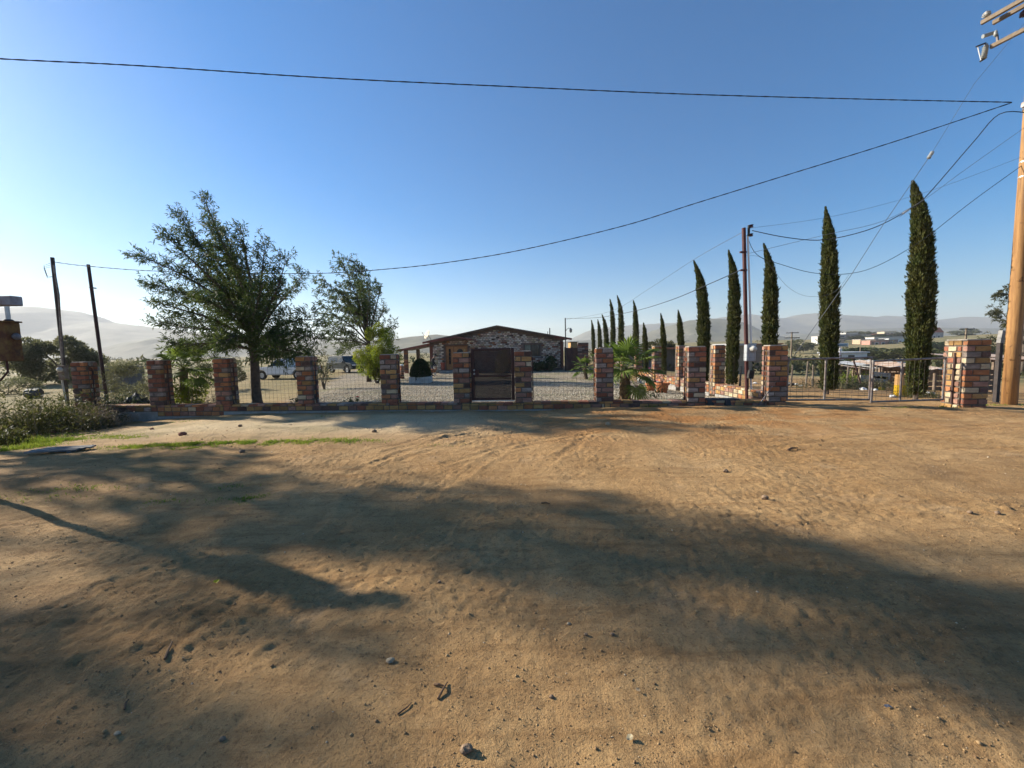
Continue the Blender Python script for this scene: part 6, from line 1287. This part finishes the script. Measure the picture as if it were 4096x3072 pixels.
VT = [(3130, 95, 4.5, 4, L_grey, 'grey-green tree left of the hill track'), (3200, 210, 7, 6, L_grey, 'far pale tree on the ridge right of the track'), (3420, 130, 6, 5.5, L_dark, 'dark tree behind the white flat building'), (3480, 140, 6.5, 6, L_dark, 'wide dark tree right of the white flat building'), (3540, 125, 6, 6, L_olive, 'olive tree below the town houses'),
      (3600, 120, 6, 5, L_weed, 'yellowish tree left of the tallest cypress'), (3360, 150, 5.5, 5.5, L_dark, 'dark tree left of the blue and white sign'), (3730, 95, 5.5, 4.5, L_weed, 'yellow-green tree right of the tallest cypress'), (3760, 170, 8, 6, L_dark, 'dark trees below the red roofed far house'), (3840, 130, 5, 6, L_olive, 'low olive tree behind the wide pillar'),
      (3920, 120, 6.5, 6, L_dark, 'dark tree behind the wide pillar, right side'), (4000, 110, 7, 6, L_olive, 'olive tree behind the steel post'), (3700, 420, 9, 9, L_grey, 'hazy tree beside the red roofed far house'), (3850, 430, 11, 10, L_grey, 'hazy round tree above the far pole'), (3400, 420, 9, 8, L_grey, 'leftmost hazy tree on the town skyline'), (3440, 430, 10, 8, L_grey, 'second hazy tree on the town skyline'), (3500, 425, 8, 8, L_grey, 'third hazy tree on the town skyline'), (3560, 430, 8, 9, L_grey, 'fourth hazy tree on the town skyline'),
      (3330, 330, 6, 7, L_dark, 'dark tree between the white town houses on the left'), (3440, 340, 6, 8, L_olive, 'olive tree in the middle of the town'), (3515, 345, 6, 7, L_dark, 'dark tree beside the mauve house'), (3600, 340, 6, 8, L_olive, 'olive tree at the right end of the town'), (3030, 160, 5, 5, L_olive, 'bush beyond the service mast'), (2960, 130, 4.5, 5, L_olive, 'bush left of the service mast'), (2840, 110, 5, 4.5, leaf_mat('autumn_leaf', (.17, .085, .035), (.24, .13, .05), .3), 'russet tree between two tall cypresses'), (2500, 90, 4, 4, L_olive, 'bush beyond the palm crown'), (2440, 85, 3.5, 3, L_yellow, 'light green tree among the distant cypresses'), (3270, 75, 2.2, 2.5, L_olive, 'scrub bush left of the gate cypress'), (3210, 70, 2.0, 2.8, L_olive, 'scrub bush by the sandy track'), (3150, 60, 1.6, 2.2, L_grey, 'low scrub behind the gate pillar'), (3560, 60, 1.8, 3, L_olive, 'low scrub above the scrap sheds'), (3450, 70, 2.0, 3, L_dark, 'low dark scrub below the white building')]
for k, (px, Y, h, r, m_, lab) in enumerate(VT): valley_tree(px, Y, h, r, m_, lab, k)
# eucalyptus at the right edge
p = on_g(4090, 48); limbs = []
for k in range(11):
    a = k*2.4; z1 = 3+8*((k+1)/11); rr = 2.8*(1-.35*k/11); q0 = p+Vector((0, 0, z1*.55)); limbs.append(([q0, q0+Vector((math.cos(a)*rr*.5, math.sin(a)*rr*.5, z1*.2)), p+Vector((math.cos(a)*rr, math.sin(a)*rr, z1)), p+Vector((math.cos(a)*rr*1.1, math.sin(a)*rr*1.1, z1-.4))], .06))
feather_tree('eucalyptus_tree', 'tall drooping eucalyptus half hidden behind the utility pole', 'tree', p, [p, p+Vector((.1, 0, 3)), p+Vector((-.1, 0, 6)), p+Vector((0, 0, 9))], limbs, L_olive, .2, wind=(-.2, 0, -.35), dens=.5, leaf=(.34, .09), twig=1.7)
def town_house(px, py, Y, w, h, d, c_, roof_c, label, pitched=False, win=2):
    p = PY(px, py, Y); z = p.z; g = gz(p.x, p.y); t = thing('town_house', label, 'house', (p.x, Y, min(g, z-h)), 'houses of the hillside town')
    wm = mat('plaster_%d%d%d' % tuple(int(v*99) for v in c_), c_, tuple(v*.8 for v in c_), .8, .9); rm = mat('roofc_%d%d%d' % tuple(int(v*99) for v in roof_c), roof_c, tuple(v*.75 for v in roof_c), .8, .85)
    zb_ = min(g, z-h)-.3
    MB().box((p.x, Y+d/2, (zb_+z)/2), (w, d, z-zb_)).build('wall', wm, t)
    if pitched: MB().prism([(p.x-w/2-.3, Y-.3, z), (p.x+w/2+.3, Y-.3, z), (p.x+w*.25, Y-.3, z+h*.45), (p.x-w*.25, Y-.3, z+h*.45)], (0, d+.6, 0)).build('roof', rm, t)
    else: MB().box((p.x, Y+d/2-.1, z+.13), (w+.5, d+.7, .26)).build('roof', rm, t)
    for k in range(win):
        x = p.x-w/2+w*(k+1)/(win+1); f_ = MB().box((x, Y-.03, z-h*.42), (w/(win+1)*.5, .08, h*.38)).build('window', MATS['white_paint'], t); MB().box((x, Y-.08, z-h*.42), (w/(win+1)*.4, .05, h*.29)).build('pane', glass_d, f_)
    if win: MB().box((p.x-w*.36, Y-.03, z-h*.6), (w*.11, .07, h*.75)).build('door', old_wood, t)
W_ = (.55, .53, .49); T_ = (.46, .36, .27); PK = (.50, .26, .20); RD = (.40, .12, .07); GR = (.40, .40, .39)
for a in ((3264, 1360, 400, 4, 4, 4, W_, GR, 'tiny white hut beside the sandy track'), (3300, 1345, 330, 12, 4, 7, W_, W_, 'white house at the left end of the hillside town'), (3322, 1341, 345, 10, 4, 7, W_, GR, 'white house second from the left in the town'), (3352, 1357, 300, 9, 4, 7, T_, GR, 'tan house low on the left of the town'), (3390, 1338, 370, 26, 4, 8, (.30, .24, .2), W_, 'long dark house with white roof in the town'), (3408, 1331, 390, 12, 5, 8, W_, GR, 'white house high on the town skyline'),
          (3478, 1338, 370, 20, 4, 8, W_, T_, 'long pale house in the middle of the town'), (3542, 1336, 365, 16, 6, 8, (.38, .30, .33), RD, 'mauve house with red roof edge in the town'), (3560, 1327, 400, 11, 4, 8, (.55, .48, .34), T_, 'cream house above the red roof edge'), (3562, 1348, 320, 26, 5, 8, W_, W_, 'long white terrace right in the town'), (3590, 1354, 300, 13, 6, 8, (.62, .64, .64), W_, 'white house with twin windows at the right of the town'), (3490, 1358, 300, 18, 4, 7, (.55, .38, .25), W_, 'low orange house in the town centre'), (3520, 1362, 285, 14, 5, 7, PK, T_, 'brick coloured house at the front of the town'), (3548, 1360, 290, 16, 4.5, 7, (.24, .18, .15), (.28, .2, .16), 'dark brown house at the front of the town')): town_house(*a)
town_house(3738, 1330, 330, 15, 9, 9, (.42, .36, .33), RD, 'tall house with orange hip roof right of the tallest cypress', True, 3)
town_house(3405, 1412, 95, 7.6, 1.8, 5, (.70, .70, .71), (.62, .64, .68), 'low white flat building behind the drive gate', False, 1)
town_house(3066, 1378, 95, 7.0, 2.6, 5, (.20, .15, .12), (.35, .14, .08), 'reddish roofed house behind the gate pillar', False, 0)
town_house(2968, 1382, 50, 2.6, 3.0, 4, (.30, .25, .19), GR, 'grey block hut behind the meter box', False, 0)
town_house(2515, 1384, 60, 2.6, 2.5, 4, (.18, .15, .12), (.45, .46, .47), 'grey roofed shed right of the palm crown', False, 0)
town_house(2700, 1396, 60, 2.6, 2.2, 4, (.13, .10, .075), (.38, .15, .08), 'rusty roofed shed behind the short cypresses', False, 0)
town_house(2600, 1402, 60, 1.8, 2.0, 3, (.15, .14, .13), GR, 'narrow grey shed left of the sunlit pillar', False, 0)
q = PY(3360, 1408, 92); z0 = gz(q.x, q.y); t = thing('sign_post', 'blue and white sign board on a thin white post above the flat building', 'sign', (q.x, 92, z0)); tpz = PY(3360, 1380, 92).z
MB().tube([(q.x, 92, z0-.2), (q.x, 92, tpz)], .15, 8).build('post', mat('lilac_paint', (.55, .48, .55), None, rough=.6), t); MB().box((q.x, 91.9, PY(3360, 1400, 92).z), (.62, .3, .62)).build('panel', MATS['white_paint'], t); sb = MB().box((q.x+.25, 91.8, tpz), (2.6, .25, .75)).build('sign_board', MATS['white_paint'], t); MB().box((q.x+.25, 91.62, tpz-.03), (2.1, .1, .38)).build('sign_stripe', mat('sign_blue', (.08, .16, .26), None, rough=.5), sb)
def far_pole(px, pyt, Y, label, arms=True, h=9):
    tp = PY(px, pyt, Y); g = gz(tp.x, tp.y); t = thing('far_pole', label, 'utility pole', (tp.x, Y, g)); MB().tube([(tp.x, Y, g-.3), tp], [.16, .11], 8).build('pole', arm_wood, t)
    if arms:
        for dz, w_ in ((.15, 2.2), (1.0, 2.6)): MB().box(tp-Vector((0, .1, dz)), (w_, .1, .12)).build('crossarm', black_m, t); [MB().lathe(tp+Vector((s*w_*.42, -.1, -dz+.05)), [(.03, 0), (.06, .05), (.03, .15)], 8).build('insulator', porcelain, t) for s in (-1, 1)]
far_pole(3866, 1312, 58, 'wooden pole with crossarms rising behind the wide brick pillar'); far_pole(3168, 1328, 70, 'lone utility pole on the slope left of the gate cypress'); far_pole(3442, 1386, 110, 'thin pole in front of the dark valley trees', False)
# scrub dotted over the slopes, too many to count
Pp = []; Dp = []; Sz = []
for a0, a1, d0, d1, nb in ((11, 60, 55, 620, 620), (-58, -8, 70, 700, 260)):
    az_ = np.radians(RNG.uniform(a0, a1, nb)); dd = d0*(d1/d0)**RNG.random(nb); x = np.sin(az_)*dd; y = np.cos(az_)*dd
    k_ = (fbm(x/70, y/70, 2, 140)+RNG.normal(size=nb)*.25 > -.1) & ~((np.abs(x) < 9) & (y < 75)); x, y, dd = x[k_], y[k_], dd[k_]; z = height(x, y)
    for i in range(len(x)):
        hb_ = RNG.uniform(.5, 1.7)*(1+dd[i]/500); m_ = 46; o_ = rand_dir(m_); o_[:, 2] = np.abs(o_[:, 2]); q_ = np.array([x[i], y[i], z[i]])+o_*np.array([hb_*1.1, hb_*1.1, hb_])*RNG.uniform(.5, 1, (m_, 1)); Pp.append(q_); Dp.append(o_+RNG.normal(size=(m_, 3))*.5); Sz.append(np.full(m_, hb_*.42))
Pp = np.concatenate(Pp); Dp = np.concatenate(Dp); Sz = np.concatenate(Sz); V, F = leaf_faces(Pp, Dp, Sz, Sz*.6)
tag(link('scrub', np_mesh('scrub', V, F, L_olive)), 'low scrub dotted over the far slopes', kind='stuff')
# sandy track up the slope
pts = [PY(3190, 1388, 170), PY(3230, 1396, 140), PY(3262, 1404, 118), PY(3278, 1416, 100)]; c = curve(pts, 30); V = []
for i, q in enumerate(c):
    w_ = 2.6; x0, x1 = q[0]-w_, q[0]+w_
    for x in (x0, (x0+x1)/2, x1): V.append((x, q[1], float(height(np.array([x]), np.array([q[1]]))[0])+.12))
F = [(i*3+k, i*3+k+1, (i+1)*3+k+1, (i+1)*3+k) for i in range(29) for k in range(2)]
tag(link('track', np_mesh('track', np.array(V), np.array(F), mat('track_sand', (.42, .33, .21), (.34, .26, .16), .6, .95))), 'sandy track on the slope behind the drive', kind='structure')
# ---- tall trees to the left, out of the picture, that throw the dappled shade over the dirt
def shade_tree(loc, h0, h1, r, seed, label):
    p = Vector((loc[0], loc[1], gz(*loc))); t = thing('shade_tree', label, 'tree', p, 'trees beside the road to the left')
    MB().tube([p-Vector((0, 0, .2)), p+Vector((.15, 0, h0*.6)), p+Vector((0, .1, h1*.85))], [.24, .17, .05], 8).build('trunk', bark_pale, t, smooth=True)
    tb = MB()
    for k in range(14):
        a_ = k*2.4; z_ = h0+(h1-h0)*(k+.5)/14; tb.tube([p+Vector((0, 0, z_-.9)), p+Vector((math.cos(a_)*r*.5, math.sin(a_)*r*.5, z_-.2)), p+Vector((math.cos(a_)*r*.95, math.sin(a_)*r*.95, z_+.3))], [.05, .035, .012], 5, caps=False)
    tb.build('limbs', bark_pale, t)
    Vs = []; Fs = []; nn = 0
    for k in range(3):
        V, F = crown_leaves((0, 0, h0+(h1-h0)*(.2+.3*k)), (r*(1, 1.1, .8)[k], r*(1, 1.1, .8)[k], (h1-h0)*.22), 900, .34, .16, seed=seed+k, shell=.2); Vs.append(V); Fs.append(F+nn); nn += len(V)
    link('crown', np_mesh('crown', np.concatenate(Vs), np.concatenate(Fs), L_olive), t)
for k, (loc, h0, h1, r, s) in enumerate((((-17.2, 10.8), 4.0, 11.6, 1.5, 61), ((-17.0, 7.35), 3.8, 11.4, 1.4, 65), ((-16.5, 4.3), 3.4, 11.0, 1.5, 69))):
    shade_tree(loc, h0, h1, r, s, ['tall roadside tree on the left nearest the field', 'middle one of the tall roadside trees on the left', 'tall roadside tree on the left nearest the viewer'][k])
